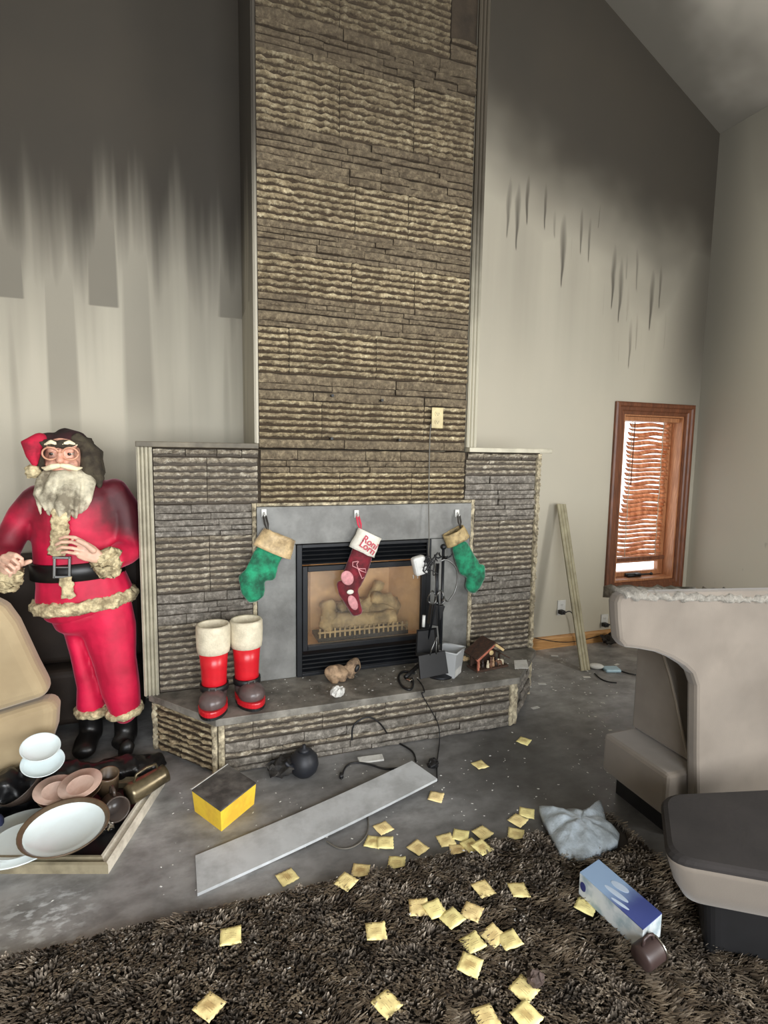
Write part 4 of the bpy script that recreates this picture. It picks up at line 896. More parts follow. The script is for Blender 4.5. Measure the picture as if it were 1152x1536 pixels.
for px, py, w, a, lb in ((832, 984, .05, -.5, 'white paper scrap on the floor below the oak baseboard'), (813, 1026, .05, -.4, 'white paper scrap beside the hearth end'), (880, 1016, .05, -.3, 'white paper scrap before the foot of the leaning board'), (803, 1062, .05, .1, 'thin white paper scrap by the hearth corner'), (925, 997, .04, .2, 'small white paper scrap behind the blue gadget')):
    p = fl(px, py); mb = MB(); mb.bb((-w/2, -w*.22, 0), (w/2, w*.22, .002)); o = mb.build('paper_scrap', M['paper']); o.location = (p.x, p.y, .001); o.rotation_euler = (0, 0, a); tag(o, lb, 'paper', 'paper scraps on the floor')
p = fl(908, 965); crumple('brown_rag', 'dark brown rag bundled against the baseboard near the armchair', V((p.x, p.y-.05, 0)), .07, M['soot_cloth'], 31, 'rag', .5, 18)
# ================================================================== SANTA FIGURE
SYC = 2.94                                               # depth of the figure's middle
M['suit'] = velvet('red_velvet_suit', (206, 16, 62), (50, 8, 18)); 
def suit_mat():
    m = NT('crimson_velvet'); P = m.coord('World'); x, y, z = m.xyz(P)
    n = m.noise(P, 6, 4); k = m.ramp(n, [(.3, s2l((168, 8, 48))), (.7, s2l((222, 22, 72)))])
    s = m.math('MULTIPLY', m.mr(m.math('ADD', z, m.math('MULTIPLY', m.math('SUBTRACT', m.noise(P, 7, 4), .5), .35)), 1.06, 1.30, 0, .9), 1)
    d = m.n('VectorMath', operation='DISTANCE'); m.l(P, d.inputs[0]); d.inputs[1].default_value = (-.25, 2.86, 1.22)
    s = m.math('MAXIMUM', s, m.mr(m.math('ADD', d.outputs['Value'], m.math('MULTIPLY', m.math('SUBTRACT', m.noise(P, 8, 4), .5), .14)), .10, .22, .93, 0))
    d = m.n('VectorMath', operation='DISTANCE'); m.l(P, d.inputs[0]); d.inputs[1].default_value = (-.80, 2.90, 1.05)
    s = m.math('MAXIMUM', s, m.mr(m.math('ADD', d.outputs['Value'], m.math('MULTIPLY', m.math('SUBTRACT', m.noise(P, 8, 4), .5), .14)), .06, .2, .7, 0))
    k = m.mix(s, k, s2l((40, 8, 14))); m.col(k); m.rough(.6); m.b.inputs['Sheen Weight'].default_value = .35; m.b.inputs['Sheen Roughness'].default_value = .35; m.b.inputs['Sheen Tint'].default_value = (1, .35, .5, 1)
    m.bump(m.noise(P, 16, 4), .25, .01); return m.m
M['suit'] = suit_mat()
M['fur'] = simple('matted_cream_fur', (214, 198, 158), .95, .25, 40, bump=.8, bscale=80, dirt=(92, 74, 44), dirtamt=.65)
M['beard'] = simple('sooty_white_beard', (206, 198, 174), .9, .3, 16, bump=.7, bscale=50, dirt=(84, 72, 54), dirtamt=.8)
M['mustache'] = simple('cream_moustache', (238, 226, 192), .85, .12, 20, bump=.4)
M['hair'] = simple('sooty_dark_hair', (52, 44, 34), .9, .4, 24, bump=.7, bscale=50, dirt=(100, 92, 72), dirtamt=.35)
M['skin'] = simple('doll_skin', (232, 172, 148), .45, .12, 10, dirt=(62, 42, 34), dirtamt=.95)
M['handskin'] = simple('doll_hand_skin', (232, 190, 166), .5, .08, 10, dirt=(140, 96, 80), dirtamt=.35)
M['hatred'] = simple('crimson_hat_felt', (190, 18, 56), .8, .3, 8, dirt=(30, 10, 14), dirtamt=.7)
M['leather'] = simple('black_leather', (14, 13, 13), .4, .3, 10)
san = empty('santa_figure', (-.47, SYC, 0), 0, 'life-size santa figure in crimson suit with fur trim and sooty beard', 'figure')
SO = san.location
def sp(mb, name, m, **k):
    mb.v = [tuple(V(v)-SO) for v in mb.v]; return mb.build(name, m, san, **k)
def S(px, py, dy=0): return at(px, py, SYC+dy)
def cw(py, xl, xr, dy=0):
    a, b = S(xl, py, dy), S(xr, py, dy); return (a+b)/2, (b-a).length/2
# jacket with both sleeves, one continuous surface
mb = MB(); seq = []
for py, xl, xr, d in ((716, 84, 140, .07), (730, 58, 168, .10), (745, 44, 186, .125), (775, 46, 188, .14), (805, 49, 186, .145), (835, 50, 180, .15), (865, 52, 190, .155), (893, 53, 199, .16)):
    c, w = cw(py, xl, xr); seq.append((c, w, d))
mb.chain(seq, 20)
mb.chain([(S(172, 740), .075, .085), (S(186, 765), .072, .08), (S(193, 795, -.01), .066, .075), (S(196, 820, -.04), .064, .07)])
mb.chain([(S(194, 824, -.04), .064, .07), (S(186, 832, -.10), .060, .062), (S(172, 838, -.17), .055, .055)])
mb.chain([(S(58, 748), .07, .085), (S(36, 775), .068, .078), (S(18, 805, -.01), .064, .07), (S(9, 828, -.04), .06, .065)])
mb.chain([(S(9, 830, -.05), .06, .062), (S(10, 846, -.13), .055, .055), (S(12, 858, -.20), .052, .05)])
sp(mb, 'jacket', M['suit'], remesh=.011, sm=4, wob=.014, wobs=8)
# trousers
mb = MB()
c, w = cw(885, 62, 194); c2, w2 = cw(915, 70, 196); mb.chain([(c, w, .13), (c2, w2, .13)], 20)
leg = []
for py, xl, xr in ((900, 78, 124), (940, 90, 130), (985, 103, 138), (1030, 111, 150), (1062, 114, 158)):
    c, w = cw(py, xl, xr); leg.append((c+V((0, .045, 0)), w, .10 if py < 950 else .085))
mb.chain(leg, 16); leg = []
for py, xl, xr in ((900, 116, 198), (940, 125, 203), (985, 140, 208), (1030, 154, 212), (1056, 164, 213)):
    c, w = cw(py, xl, xr, .0); leg.append((c+V((0, -.035, 0)), w, .10 if py < 950 else .085))
mb.chain(leg, 16)
sp(mb, 'trousers', M['suit'], remesh=.012, sm=4, wob=.016, wobs=7)
def fur_tube(name, pts, rr, flat=1.0, seed=0):
    P = [V(p) for p in pts]; R_ = list(rr)
    while (P[1]-P[0]).length > .009:
        Q, R2 = [], []
        for i in range(len(P)-1): Q += [P[i], P[i].lerp(P[i+1], .5)]; R2 += [R_[i], (R_[i]+R_[i+1])/2]
        P = Q+[P[-1]]; R_ = R2+[R_[-1]]
    mb = MB(); mb.tube(P, R_, 26, flat=flat, up=(0, 1, 0)); o_ = V((seed*3.1, 0, 0)); r0 = max(rr)
    mb.v = [tuple(V(v)+mnoise.noise_vector(V(v)*24+o_)*r0*.30+mnoise.noise_vector(V(v)*75+o_)*r0*.28) for v in mb.v]
    return sp(mb, name, M['fur'], smooth=True)
def furring(name, c, rx, ry, r, tilt=0, rotx=0, seed=0, n=44, m=None):
    mb = MB(); pts = []; g = random.Random(seed); Rm = Matrix.Rotation(tilt, 3, 'Y') @ Matrix.Rotation(rotx, 3, 'X')
    for k in range(n+1):
        th = 2*pi*k/n; pts.append(V(c) + Rm @ V((rx*math.cos(th), ry*math.sin(th), 0)))
    return fur_tube(name, pts, [r]*len(pts), 1.0, seed)
c, w = cw(899, 56, 198); furring('fur_hem', c, w*.98, .155, .033, tilt=-.09, seed=1)
c, w = cw(1069, 113, 161); furring('leg_cuff', c+V((0, .045, 0)), w*.9, .075, .022, seed=2)
c, w = cw(1061, 165, 212); furring('leg_cuff', c+V((0, -.03, 0)), w*.9, .075, .022, tilt=-.12, seed=3)
fur_tube('fur_placket', [S(92, 762, -.155), S(90, 795, -.165), S(87, 832, -.17)], [.036, .036, .034], .5, 5)
fur_tube('fur_placket', [S(99, 866, -.17), S(104, 897, -.18)], [.024, .026], .5, 6)
# belt and buckle
mb = MB(); n = 40; c, w = cw(850, 50, 183)
for k in range(n):
    th = 2*pi*k/n
    for rr_, dz in ((1.03, -.042), (1.08, -.038), (1.08, .038), (1.03, .042)): mb.v.append((c.x+w*rr_*math.cos(th), c.y+.15*rr_*math.sin(th), c.z+dz+.02*math.cos(th)*.3))
for k in range(n):
    for q in range(4): mb.f.append((k*4+q, k*4+(q+1) % 4, ((k+1) % n)*4+(q+1) % 4, ((k+1) % n)*4+q))
sp(mb, 'belt', M['leather'], smooth=True)
bc = S(93, 851, -.172); mb = MB()
for dx, dz, sx_, sz in ((-.03, 0, .012, .098), (.03, 0, .012, .098), (0, .044, .072, .012), (0, -.044, .072, .012), (0, 0, .055, .008)): mb.box(bc+V((dx, 0, dz)), (sx_, .012, sz), Matrix.Rotation(.06, 4, 'Y'))
sp(mb, 'buckle', M['steel'], bevel=.003)
# boots
for c0, toe in ((S(133, 1080)+V((0, .045, 0)), S(124, 1118, -.12)+V((0, .045, 0))), (S(189, 1075)+V((0, -.025, 0)), S(189, 1112, -.12))):
    mb = MB(); a = V((c0.x, c0.y, .21)); mb.chain([(a, .058, .062), (V((c0.x, c0.y+.01, .12)), .055, .062), (V((c0.x, c0.y+.01, .055)), .055, .065)])
    mb.chain([(V((c0.x, c0.y+.03, .05)), .05, .045), (V((c0.x-.01, c0.y-.06, .05)), .055, .046), (V((toe.x, toe.y-.02, .042)), .055, .04)]); mb.v = [(v[0], v[1], max(v[2], .0)) for v in mb.v]
    sp(mb, 'boot', M['leather'], remesh=.010, sm=4)
# cuffs and hands
fur_tube('fur_cuff', [S(152, 828, -.235), S(158, 838, -.22), S(162, 850, -.21), S(166, 860, -.20)], [.042, .062, .062, .045], .9, 7)
fur_tube('fur_cuff', [S(20, 851, -.24), S(14, 862, -.235), S(8, 872, -.23), S(3, 881, -.22)], [.04, .056, .056, .04], .9, 8)
def hand(palm, fingers, thumb, name='hand'):
    mb = MB(); mb.chain(palm, 12)
    for f in fingers:
        k = len(f)-1; mb.chain([(p, .0088*(1-.2*i/k), .0105*(1-.2*i/k)) for i, p in enumerate(f)], 8)
    mb.chain([(p, .0135*(1-.12*i), .013*(1-.12*i)) for i, p in enumerate(thumb)], 8)
    sp(mb, name, M['handskin'], remesh=.0036, sm=2)
hand([(S(146, 836, -.255), .030, .020), (S(134, 830, -.265), .040, .019), (S(124, 825, -.262), .042, .017)],
     [[S(126, 813, -.262), S(112, 806, -.262), S(98, 805, -.25), S(90, 808, -.235)], [S(124, 819, -.27), S(108, 813, -.272), S(92, 813, -.258), S(84, 817, -.24)], [S(124, 826, -.272), S(108, 822, -.276), S(93, 821, -.262), S(86, 824, -.245)], [S(126, 832, -.265), S(112, 830, -.27), S(100, 828, -.26), S(93, 829, -.247)]],
     [S(140, 826, -.285), S(128, 816, -.30), S(117, 811, -.295)])
hand([(S(10, 856, -.27), .026, .020), (S(12, 846, -.29), .036, .022), (S(14, 838, -.30), .036, .020)],
     [[S(14, 830, -.30), S(24, 832, -.33), S(33, 838, -.335), S(34, 846, -.32)], [S(10, 835, -.31), S(20, 839, -.345), S(28, 846, -.345), S(28, 853, -.33)], [S(6, 841, -.315), S(15, 847, -.35), S(22, 853, -.35), S(22, 859, -.335)], [S(3, 848, -.31), S(10, 854, -.34), S(15, 859, -.34), S(15, 864, -.33)]],
     [S(22, 848, -.28), S(36, 845, -.285), S(45, 842, -.29)])
# head
hc = S(98, 686, -.03); mb = MB()
mb.ball(hc, (.088, .098, .108), 20); mb.chain([(S(104, 722, .01), .06, .06), (S(106, 745, .03), .06, .06)])
fwd_ = V((-.02, -1, 0))
def face(dx, dz, dy): return hc + V((dx, -dy, dz))
mb.ball(face(-.002, -.012, .105), (.018, .028, .017), 12); mb.ball(face(-.002, .012, .098), (.011, .018, .03), 10)
for s_ in (-1, 1):
    mb.ball(face(s_*.038, -.03, .078), (.030, .026, .024), 12); mb.ball(face(s_*.036, .052, .076), (.032, .018, .012), 10); mb.ball(face(s_*.086, .0, .005), (.012, .022, .03), 10)
mb.ball(face(0, -.075, .07), (.034, .026, .022), 12)
for s_ in (-1, 1):
    mb.ball(face(s_*.036, .031, .088), (.021, .014, .012), 12); mb.ball(face(s_*.036, .004, .084), (.020, .014, .010), 12)
sp(mb, 'head', M['skin'], remesh=.0065, sm=3)
M['eyewhite'] = simple('eye_white', (176, 160, 144), .25, .05, 10); M['iris'] = simple('dark_iris', (40, 28, 22), .2, .1, 10); M['brass'] = simple('dull_brass_rim', (214, 158, 128), .4, .15, 10)
for s_ in (-1, 1):
    mb = MB(); mb.ball(face(s_*.036, .019, .082), .0155, 12); e = sp(mb, 'eye', M['eyewhite'], smooth=True)
    mb = MB(); mb.ball(face(s_*.036-.002, .017, .0935), (.0085, .005, .0085), 10); mb.v = [tuple(V(v)-SO) for v in mb.v]; mb.build('iris', M['iris'], e, smooth=True)
    mb = MB(); ce = face(s_*.039, .018, .112); mb.tube([ce+V((.032*math.cos(a), .010*abs(math.cos(a)), .027*math.sin(a))) for a in [2*pi*k/28 for k in range(29)]], .0042, 6); sp(mb, 'spectacle_rim', M['brass'], smooth=True)
    mb = MB(); mb.chain([(face(s_*.012, .060, .098), .008, .009), (face(s_*.036, .070, .094), .011, .011), (face(s_*.062, .058, .080), .006, .008)], 10); sp(mb, 'eyebrow', M['mustache'], remesh=.004, sm=2)
    mb = MB(); mb.chain([(face(s_*.006, -.035, .118), .011, .014), (face(s_*.032, -.040, .112), .014, .016), (face(s_*.060, -.050, .094), .011, .013), (face(s_*.078, -.046, .078), .005, .006)], 10); sp(mb, 'moustache', M['mustache'], remesh=.004, sm=2)
mb = MB(); mb.tube([face(-.008, .022, .118), face(0, .026, .122), face(.008, .022, .118)], .003, 6); sp(mb, 'spectacle_bridge', M['brass'], smooth=True)
# beard: many overlapping locks
g = random.Random(4); mb = MB()
for k in range(46):
    u = -1+2*((k*17) % 46+.5)/46; ly = g.uniform(-.012, .014); r0 = g.uniform(.85, 1.05)
    top = face(u*.078+.012, -.045-.03*(1-abs(u)), .035+.055*(1-abs(u))*r0)
    tipx = S(104, 760).x-hc.x; L_ = .262-.045*abs(u)**3+g.uniform(-.03, .025)
    tip = hc + V((tipx*1.0+u*.098+g.uniform(-.012, .012), -.055-.06*(1-u*u)-g.uniform(0, .03), -L_))
    m1_ = top.lerp(tip, .35)+V((u*.026+.008, -.035*(1-u*u*.7), 0)); m2_ = top.lerp(tip, .72)+V((u*.022, -.03, 0))
    mb.chain([(top, .010, .012), (m1_+V((g.uniform(-.008, .008), ly, 0)), .0125, .014), (m2_+V((g.uniform(-.008, .008), ly, 0)), .012, .013), (tip, .004, .005)], 8)
mb.ball(face(.0, -.088, .082), (.058, .032, .034), 12); mb.ball(face(.012, -.12, .05), (.088, .04, .07), 14); mb.ball(face(.025, -.18, .06), (.08, .035, .06), 14)
sp(mb, 'beard', M['beard'], remesh=.0055, sm=1, wob=.006, wobs=30)
# dark sooty curls down both sides
mb = MB(); g = random.Random(9)
for k in range(14):
    t_ = k/13; top = hc + V((.05+.03*t_, .0+.04*math.sin(k*2.1), .095-.03*t_)); mid = hc + V((.105+.02*math.sin(k*1.3), .01+.035*math.cos(k*1.7), .02)); e = hc + V((.125+.02*math.sin(k*.9), -.01+.045*math.cos(k*1.7), -.105+g.uniform(-.03, .03)))
    mb.chain([(top, .026, .03), (mid, .034, .036), (e.lerp(mid, .3), .032, .034), (e, .016, .02)], 8)
for k in range(6):
    top = hc + V((-.08, .0+.02*math.sin(k*2.), .07)); e = hc + V((-.098-.008*math.sin(k), .0+.03*math.cos(k*1.7), -.07+g.uniform(-.02, .03))); mb.chain([(top, .02, .024), (top.lerp(e, .5), .024, .028), (e, .014, .018)], 8)
sp(mb, 'hair', M['hair'], remesh=.007, sm=1, wob=.010, wobs=34)
# hat: sooty fur band, crown pushed back, drooping red tip with pompom
fur_tube('hat_band', [hc+V((.098*math.cos(2*pi*k/24), .10*math.sin(2*pi*k/24)+.015, .070+.012*math.sin(2*pi*k/24))) for k in range(25)], [.019]*25, 1.0, 11).data.materials[0] = M['hair']
mb = MB(); mb.chain([(hc+V((.005, .03, .070)), .092, .092), (hc+V((.01, .035, .082)), .08, .08), (hc+V((.0, .04, .088)), .05, .055)], 16)
mb.chain([(hc+V((-.03, .01, .085)), .030, .05), (S(68, 659, -.04), .030, .045), (S(56, 662, -.07), .030, .035)], 12)
sp(mb, 'hat_crown', simple('sooty_hat_crown', (52, 18, 22), .9, .4, 12, dirt=(26, 22, 20), dirtamt=.8), remesh=.008, sm=4)
mb = MB(); mb.chain([(S(60, 660, -.07), .034, .036), (S(47, 668, -.085), .046, .030), (S(50, 684, -.09), .030, .024), (S(52, 696, -.09), .014, .014)], 12); sp(mb, 'hat_tip', M['hatred'], remesh=.007, sm=2)
mb = MB(); mb.ball(S(48, 708, -.09), .031, 26); mb.v = [tuple(V(v)+mnoise.noise_vector(V(v)*30)*.008+mnoise.noise_vector(V(v)*80)*.008) for v in mb.v]; sp(mb, 'pompom', M['fur'], smooth=True)
# ================================================================== ARMCHAIR, THROW, OTTOMAN
def plush(name, c, d, amt=.4):
    m = NT(name); co = m.coord('World'); n = m.noise(co, 4, 5); n2 = m.noise(co, 2.2, 4, .6); a = s2l(c)
    k = m.ramp(n, [(.3, tuple(x*.85 for x in a)), (.7, tuple(min(1, x*1.08) for x in a))]); k = m.mix(m.math('MULTIPLY', m.ramp(n2, [(.48, 0.), (.66, 1.)]), amt), k, s2l(d))
    m.col(k); m.rough(.85); m.b.inputs['Sheen Weight'].default_value = .3; m.b.inputs['Sheen Roughness'].default_value = .5
    m.bump(m.noise(co, 220, 3), .12, .003); return m.m
M['suede'] = plush('beige_suede', (116, 107, 97), (90, 81, 71), .6)
M['piping'] = plush('beige_piping', (140, 130, 118), (104, 94, 82))
arm = empty('armchair', (2.1, 1.6, 0), 0, 'beige suede armchair with a cut-out arm, facing the fireplace', 'armchair')
AO = arm.location
def ap(mb, name, m, **k):
    mb.v = [tuple(V(v)-AO) for v in mb.v]; return mb.build(name, m, arm, **k)
AY = 1.45
A2 = lambda px, py: (lambda p: (p.x, p.z))(at(px, py, AY))
poly = [A2(*q) for q in ((1046, 1205), (1045, 1130), (1046, 1030), (1040, 1012), (1028, 1000), (1008, 988), (985, 979), (958, 974), (938, 972), (930, 962), (927, 930), (926, 905), (930, 894), (940, 889))]
xr = 2.75; poly += [(xr, A2(1152, 899)[1]), (xr, .10), (poly[0][0], .10)]
mb = MB(); mb.prism(poly, AY, AY+.05, 'y'); ap(mb, 'arm_panel', M['suede'], bevel=.014)
mb = MB(); mb.bb((1.715, AY+.051, .10), (2.72, 1.845, .275)); ap(mb, 'seat_base', M['suede'], bevel=.016)
mb = MB(); n = 10; yz = [(1.845, .28), (1.845, .60)] + [(1.845-.02-.20*math.sin(a)**1.3, .72+.09*math.cos(a)-.46*(1-math.cos(a))*math.sin(a)**2) for a in [pi/2*k/n for k in range(1, n+1)]] + [(1.60, .28)]
yz = [(1.845, .279), (1.845, .68), (1.83, .72), (1.79, .735), (1.745, .72), (1.70, .675), (1.655, .59), (1.615, .49), (1.575, .38), (1.535, .279)]
mb = MB(); mb.prism(yz, 1.87, 1.99, 'x'); ap(mb, 'back_cushion', M['suede'], bevel=.012)
mb = MB(); mb.tube([(1.868, y, z) for y, z in yz[2:]], .006, 6); ap(mb, 'welt', M['piping'], smooth=True)
mb = MB(); mb.bb((2.0, AY+.052, .276), (2.16, 1.84, .86)); ap(mb, 'chair_back', M['suede'], bevel=.03)
mb = MB(); mb.chain([(V((1.95, 1.54, .50)), .03, .025), (V((1.96, 1.535, .56)), .035, .024), (V((1.95, 1.54, .62)), .02, .02)], 10); ap(mb, 'fabric_fold', M['suede'], remesh=.008, sm=2)
mb = MB(); mb.bb((1.77, AY+.06, 0), (2.70, 1.81, .099)); ap(mb, 'underseat_shadow_block', M['black_soft'])  # black block standing in for the shadow beneath the seat
mb = MB(); a, c = A2(932, 894), A2(1152, 899); g = random.Random(6); n = 80
for j in range(n+1):
    x = a[0]+.012+(xr-a[0]-.012)*j/n; zt = a[1]+(c[1]-a[1])*(x-a[0])/(c[0]-a[0])
    for y, dz in ((AY-.010, -.010), (AY-.008, .004), (AY+.0, .013), (AY+.05, .018), (AY+.10, .014), (AY+.104, -.03)): mb.v.append((x+g.uniform(-.004, .004), y+g.uniform(-.004, .004), zt+dz+g.uniform(-.006, .006)))
for j in range(n):
    for q in range(6): mb.f.append((j*6+q, j*6+(q+1) % 6, j*6+6+(q+1) % 6, j*6+6+q))
mb.f += [tuple(range(5, -1, -1)), tuple(n*6+q for q in range(6))]
M['fleece'] = simple('curly_fleece', (140, 136, 128), .95, .35, 70, bump=1, bscale=160, dirt=(120, 114, 104), dirtamt=.5)
c0 = V((2.0, AY+.06, a[1]))
mb.v = [tuple(V(v)-c0) for v in mb.v]; o = mb.build('fleece_throw', M['fleece'], None, smooth=True, wob=.010, wobs=45); o.location = c0; tag(o, 'pale curly fleece throw draped along the top of the armchair', 'throw')
# ottoman
ot = [V((1.278, 1.099, 0)), V((1.50, 1.334, 0)), V((2.15, 1.17, 0)), V((2.02, .60, 0))]; oc = sum(ot, V())/4
om = empty('ottoman', (oc.x, oc.y, 0), 0, 'beige ottoman with soot-black top before the armchair', 'ottoman')
def roundpoly(P, r, n=6):
    out = []
    for i, p in enumerate(P):
        a, c = P[i-1], P[(i+1) % len(P)]; u = (a-p).normalized(); w = (c-p).normalized()
        A, B = p+u*r, p+w*r
        for k in range(n+1): t_ = k/n; out.append(A*(1-t_)**2 + p*2*t_*(1-t_) + B*t_*t_)
    return out
R1 = roundpoly([p-oc for p in ot], .07); k = len(R1)
def loftz(rings, name, m, **kw):
    mb = MB(); 
    for s_, z in rings: mb.v += [(p.x*s_, p.y*s_, z) for p in R1]
    for i in range(len(rings)-1):
        for j in range(k): mb.f.append((i*k+j, i*k+(j+1) % k, (i+1)*k+(j+1) % k, (i+1)*k+j))
    mb.f += [tuple(reversed(range(k))), tuple((len(rings)-1)*k+j for j in range(k))]
    return mb.build(name, m, om, **kw)
loftz([(.80, .19), (.86, .20), (.93, .245), (.985, .31), (1.0, .328)], 'cushion_side', M['suede'], smooth=True)
loftz([(1.0, .3285), (1.004, .338), (.985, .347), (.95, .352), (.5, .356)], 'sooty_top', simple('soot_black_fabric', (40, 36, 35), .92, .25, 6, bump=.2), smooth=False)
loftz([(.66, .03), (.70, .189)], 'dark_base', M['black_soft'])
for q in ot:
    p = (q-oc)*.6; mb = MB(); mb.lathe([(0, 0), (.02, 0), (.02, .0295), (0, .0295)], 10, Matrix.Translation(p)); mb.build('foot', M['black_soft'], om)
# ================================================================== COUCHES AT THE LEFT
M['couch'] = plush('beige_couch_fabric', (176, 156, 122), (136, 116, 86), .45)
M['darkcouch'] = simple('dark_brown_couch', (46, 36, 28), .7, .3, 5, bump=.1)
cl = empty('beige_recliner', (-1.0, 2.62, 0), 0, 'rounded beige recliner end at the left edge beside the santa', 'recliner')
def cp(mb, name, m, **k):
    mb.v = [tuple(V(v)-cl.location) for v in mb.v]; return mb.build(name, m, cl, **k)
Q = lambda px, py: (lambda p: (p.x, p.z))(at(px, py, 2.78))
up_ = [Q(*q) for q in ((84, 1030), (74, 1008), (62, 985), (48, 955), (34, 925), (18, 903), (0, 890), (-40, 884))] + [(-1.7, Q(-40, 884)[1]), (-1.7, Q(0, 1058)[1])] + [Q(0, 1056), Q(45, 1042)]
lo_ = [Q(*q) for q in ((88, 1034), (93, 1050), (91, 1078), (82, 1104), (62, 1128), (30, 1143), (0, 1150))] + [(-1.7, Q(0, 1150)[1]), (-1.7, Q(0, 1062)[1])] + [Q(0, 1060), Q(45, 1046)]
mb = MB(); mb.prism(up_, 2.66, 2.80, 'y'); cp(mb, 'upper_cushion', M['couch'], bevel=.05)
mb = MB(); mb.prism(lo_, 2.66, 2.80, 'y'); cp(mb, 'lower_panel', M['couch'], bevel=.05)
mb = MB(); mb.bb((-1.68, 2.68, 0), (-.82, 2.79, .12)); cp(mb, 'dark_base', M['darkcouch'])
dc = empty('dark_sofa', (-1.0, 3.25, 0), 0, 'dark brown sofa standing against the wall behind the santa', 'sofa')
for nm, a, c in (('sofa_back', (-2.0, 3.22, .35), (-.26, 3.44, .93)), ('sofa_seat', (-2.0, 3.13, .04), (-.26, 3.44, .349))):
    mb = MB(); mb.bb((a[0]+1, a[1]-3.25, a[2]), (c[0]+1, c[1]-3.25, c[2])); mb.build(nm, M['darkcouch'], dc, bevel=.04)
for x in (-.9, .68):
    for y in (-.06, .14):
        mb = MB(); mb.lathe([(0, 0), (.02, 0), (.02, .041), (0, .041)], 8, Matrix.Translation((x, y, 0))); mb.build('foot', M['black_soft'], dc)
# ================================================================== FRAMED TRAY WITH DISHES
ta = math.atan2(.165, .49); tw, td = 1.05, .53
tr_ = empty('framed_tray', (-.30, 2.005, 0), -ta, 'low framed tray or picture frame lying flat under the dirty dishes', 'tray')
mb = MB(); mb.bb((-tw+.03, .03, .004), (-.03, td-.03, .012)); mb.build('dark_panel', M['black_soft'], tr_)
M['framewood'] = simple('grimy_frame', (150, 140, 116), .45, .2, 8, dirt=(70, 62, 46), dirtamt=.5); M['frameedge'] = simple('white_frame_edge', (222, 214, 198), .5, .15, 10, dirt=(110, 98, 80), dirtamt=.45)
fp = [(0, 0), (0, .034), (.010, .038), (.014, .028), (.034, .024), (.038, .034), (.048, .034), (.052, .004)]
def side(a, c, d, m):
    """moulding from a to c, profile growing along d (inwards)"""
    A, B, D = V((*a, 0)), V((*c, 0)), V((*d, 0)); u = (B-A).normalized(); mb = MB()
    for off, z in fp: mb.v.append(tuple(A+D*off+u*off+V((0, 0, z))))
    for off, z in fp: mb.v.append(tuple(B+D*off-u*off+V((0, 0, z))))
    n = len(fp); mb.f = [(i, (i+1) % n, n+(i+1) % n, n+i) for i in range(n)]+[tuple(range(n)), tuple(n+i for i in reversed(range(n)))]
    return mb.build('frame_rail', m, tr_)
side((0, 0), (-tw, 0), (0, 1), M['framewood']); side((0, td), (0, 0), (-1, 0), M['frameedge']); side((-tw, td), (0, td), (0, -1), M['framewood']); side((-tw, 0), (-tw, td), (1, 0), M['framewood'])
M['china'] = simple('white_china', (222, 234, 236), .18, .04, 5, dirt=(170, 160, 140), dirtamt=.12); M['stonew'] = simple('brown_stoneware', (104, 86, 66), .35, .3, 8, dirt=(52, 42, 34), dirtamt=.6); M['pinkware'] = simple('pinkish_stoneware', (206, 178, 164), .4, .15, 9, dirt=(140, 100, 76), dirtamt=.5); M['darkware'] = simple('dark_stoneware', (62, 52, 46), .3, .3, 8)
def dish(label, px, py, z, r, h, tilt, az, m, m2=None, cat='plate', group='dishes heaped on the tray', thick=.005, well=.62):
    """lathe dish: outer ring and well; az = direction it leans to"""
    c = fl(px, py, z); t = empty({'plate': 'plate', 'bowl': 'bowl'}[cat], c, 0, label, cat, group)
    t.rotation_euler = (Matrix.Rotation(az, 3, 'Z') @ Matrix.Rotation(tilt, 3, 'X') @ Matrix.Rotation(-az, 3, 'Z')).to_euler()
    if cat == 'plate': prof = [(0, 0), (r*well*.9, 0), (r*.98, h), (r, h+thick*.6), (r*.97, h+thick), (r*well, thick+.002)]; inner = [(r*well*1.0, thick+.0022), (r*well*.85, thick*.9), (0, thick*.9)]
    else: prof = [(0, 0), (r*.5, 0), (r*.85, h*.55), (r, h), (r*.99, h+thick*.5), (r*.95, h), (r*.88, h*.82)]; inner = [(r*.88, h*.82), (r*.80, h*.55), (r*.48, thick+.004), (0, thick+.003)]
    mb = MB(); mb.lathe(prof+inner[:1], 36, caps=False); mb.build('rim', m, t, smooth=True)
    mb = MB(); mb.lathe(inner, 36, caps=False); mb.build('inside', m2 or m, t, smooth=True); return t
dish('large white china plate at the tray corner, half under the brown bowl', 32, 1262, .03, .165, .016, .02, 0, M['china'])
dish('brown-rimmed bowl with bright white inside, nearest the tray front', 98, 1256, .065, .15, .05, .10, .2, M['stonew'], M['china'], 'bowl')
dish('brown stoneware bowl holding two pinkish saucers', 106, 1200, .05, .118, .045, .05, 0, M['stonew'], M['stonew'], 'bowl')
dish('pinkish saucer lying to the sofa side in the brown bowl', 84, 1188, .115, .082, .01, .22, .5, M['pinkware'])
dish('pinkish saucer overlapping the other, towards the mug', 121, 1179, .125, .082, .01, .24, -.4, M['pinkware'])
dish('dark stoneware bowl leaning on its side beside the white plates', 44, 1190, .06, .095, .07, .55, -1.1, M['darkware'], M['darkware'], 'bowl')
dish('white dish propped highest, against the beige recliner', 60, 1128, .235, .074, .03, .40, .45, M['china'], M['china'], 'bowl')
dish('white dish propped just below the highest one', 64, 1150, .18, .080, .03, .36, .35, M['china'], M['china'], 'bowl')
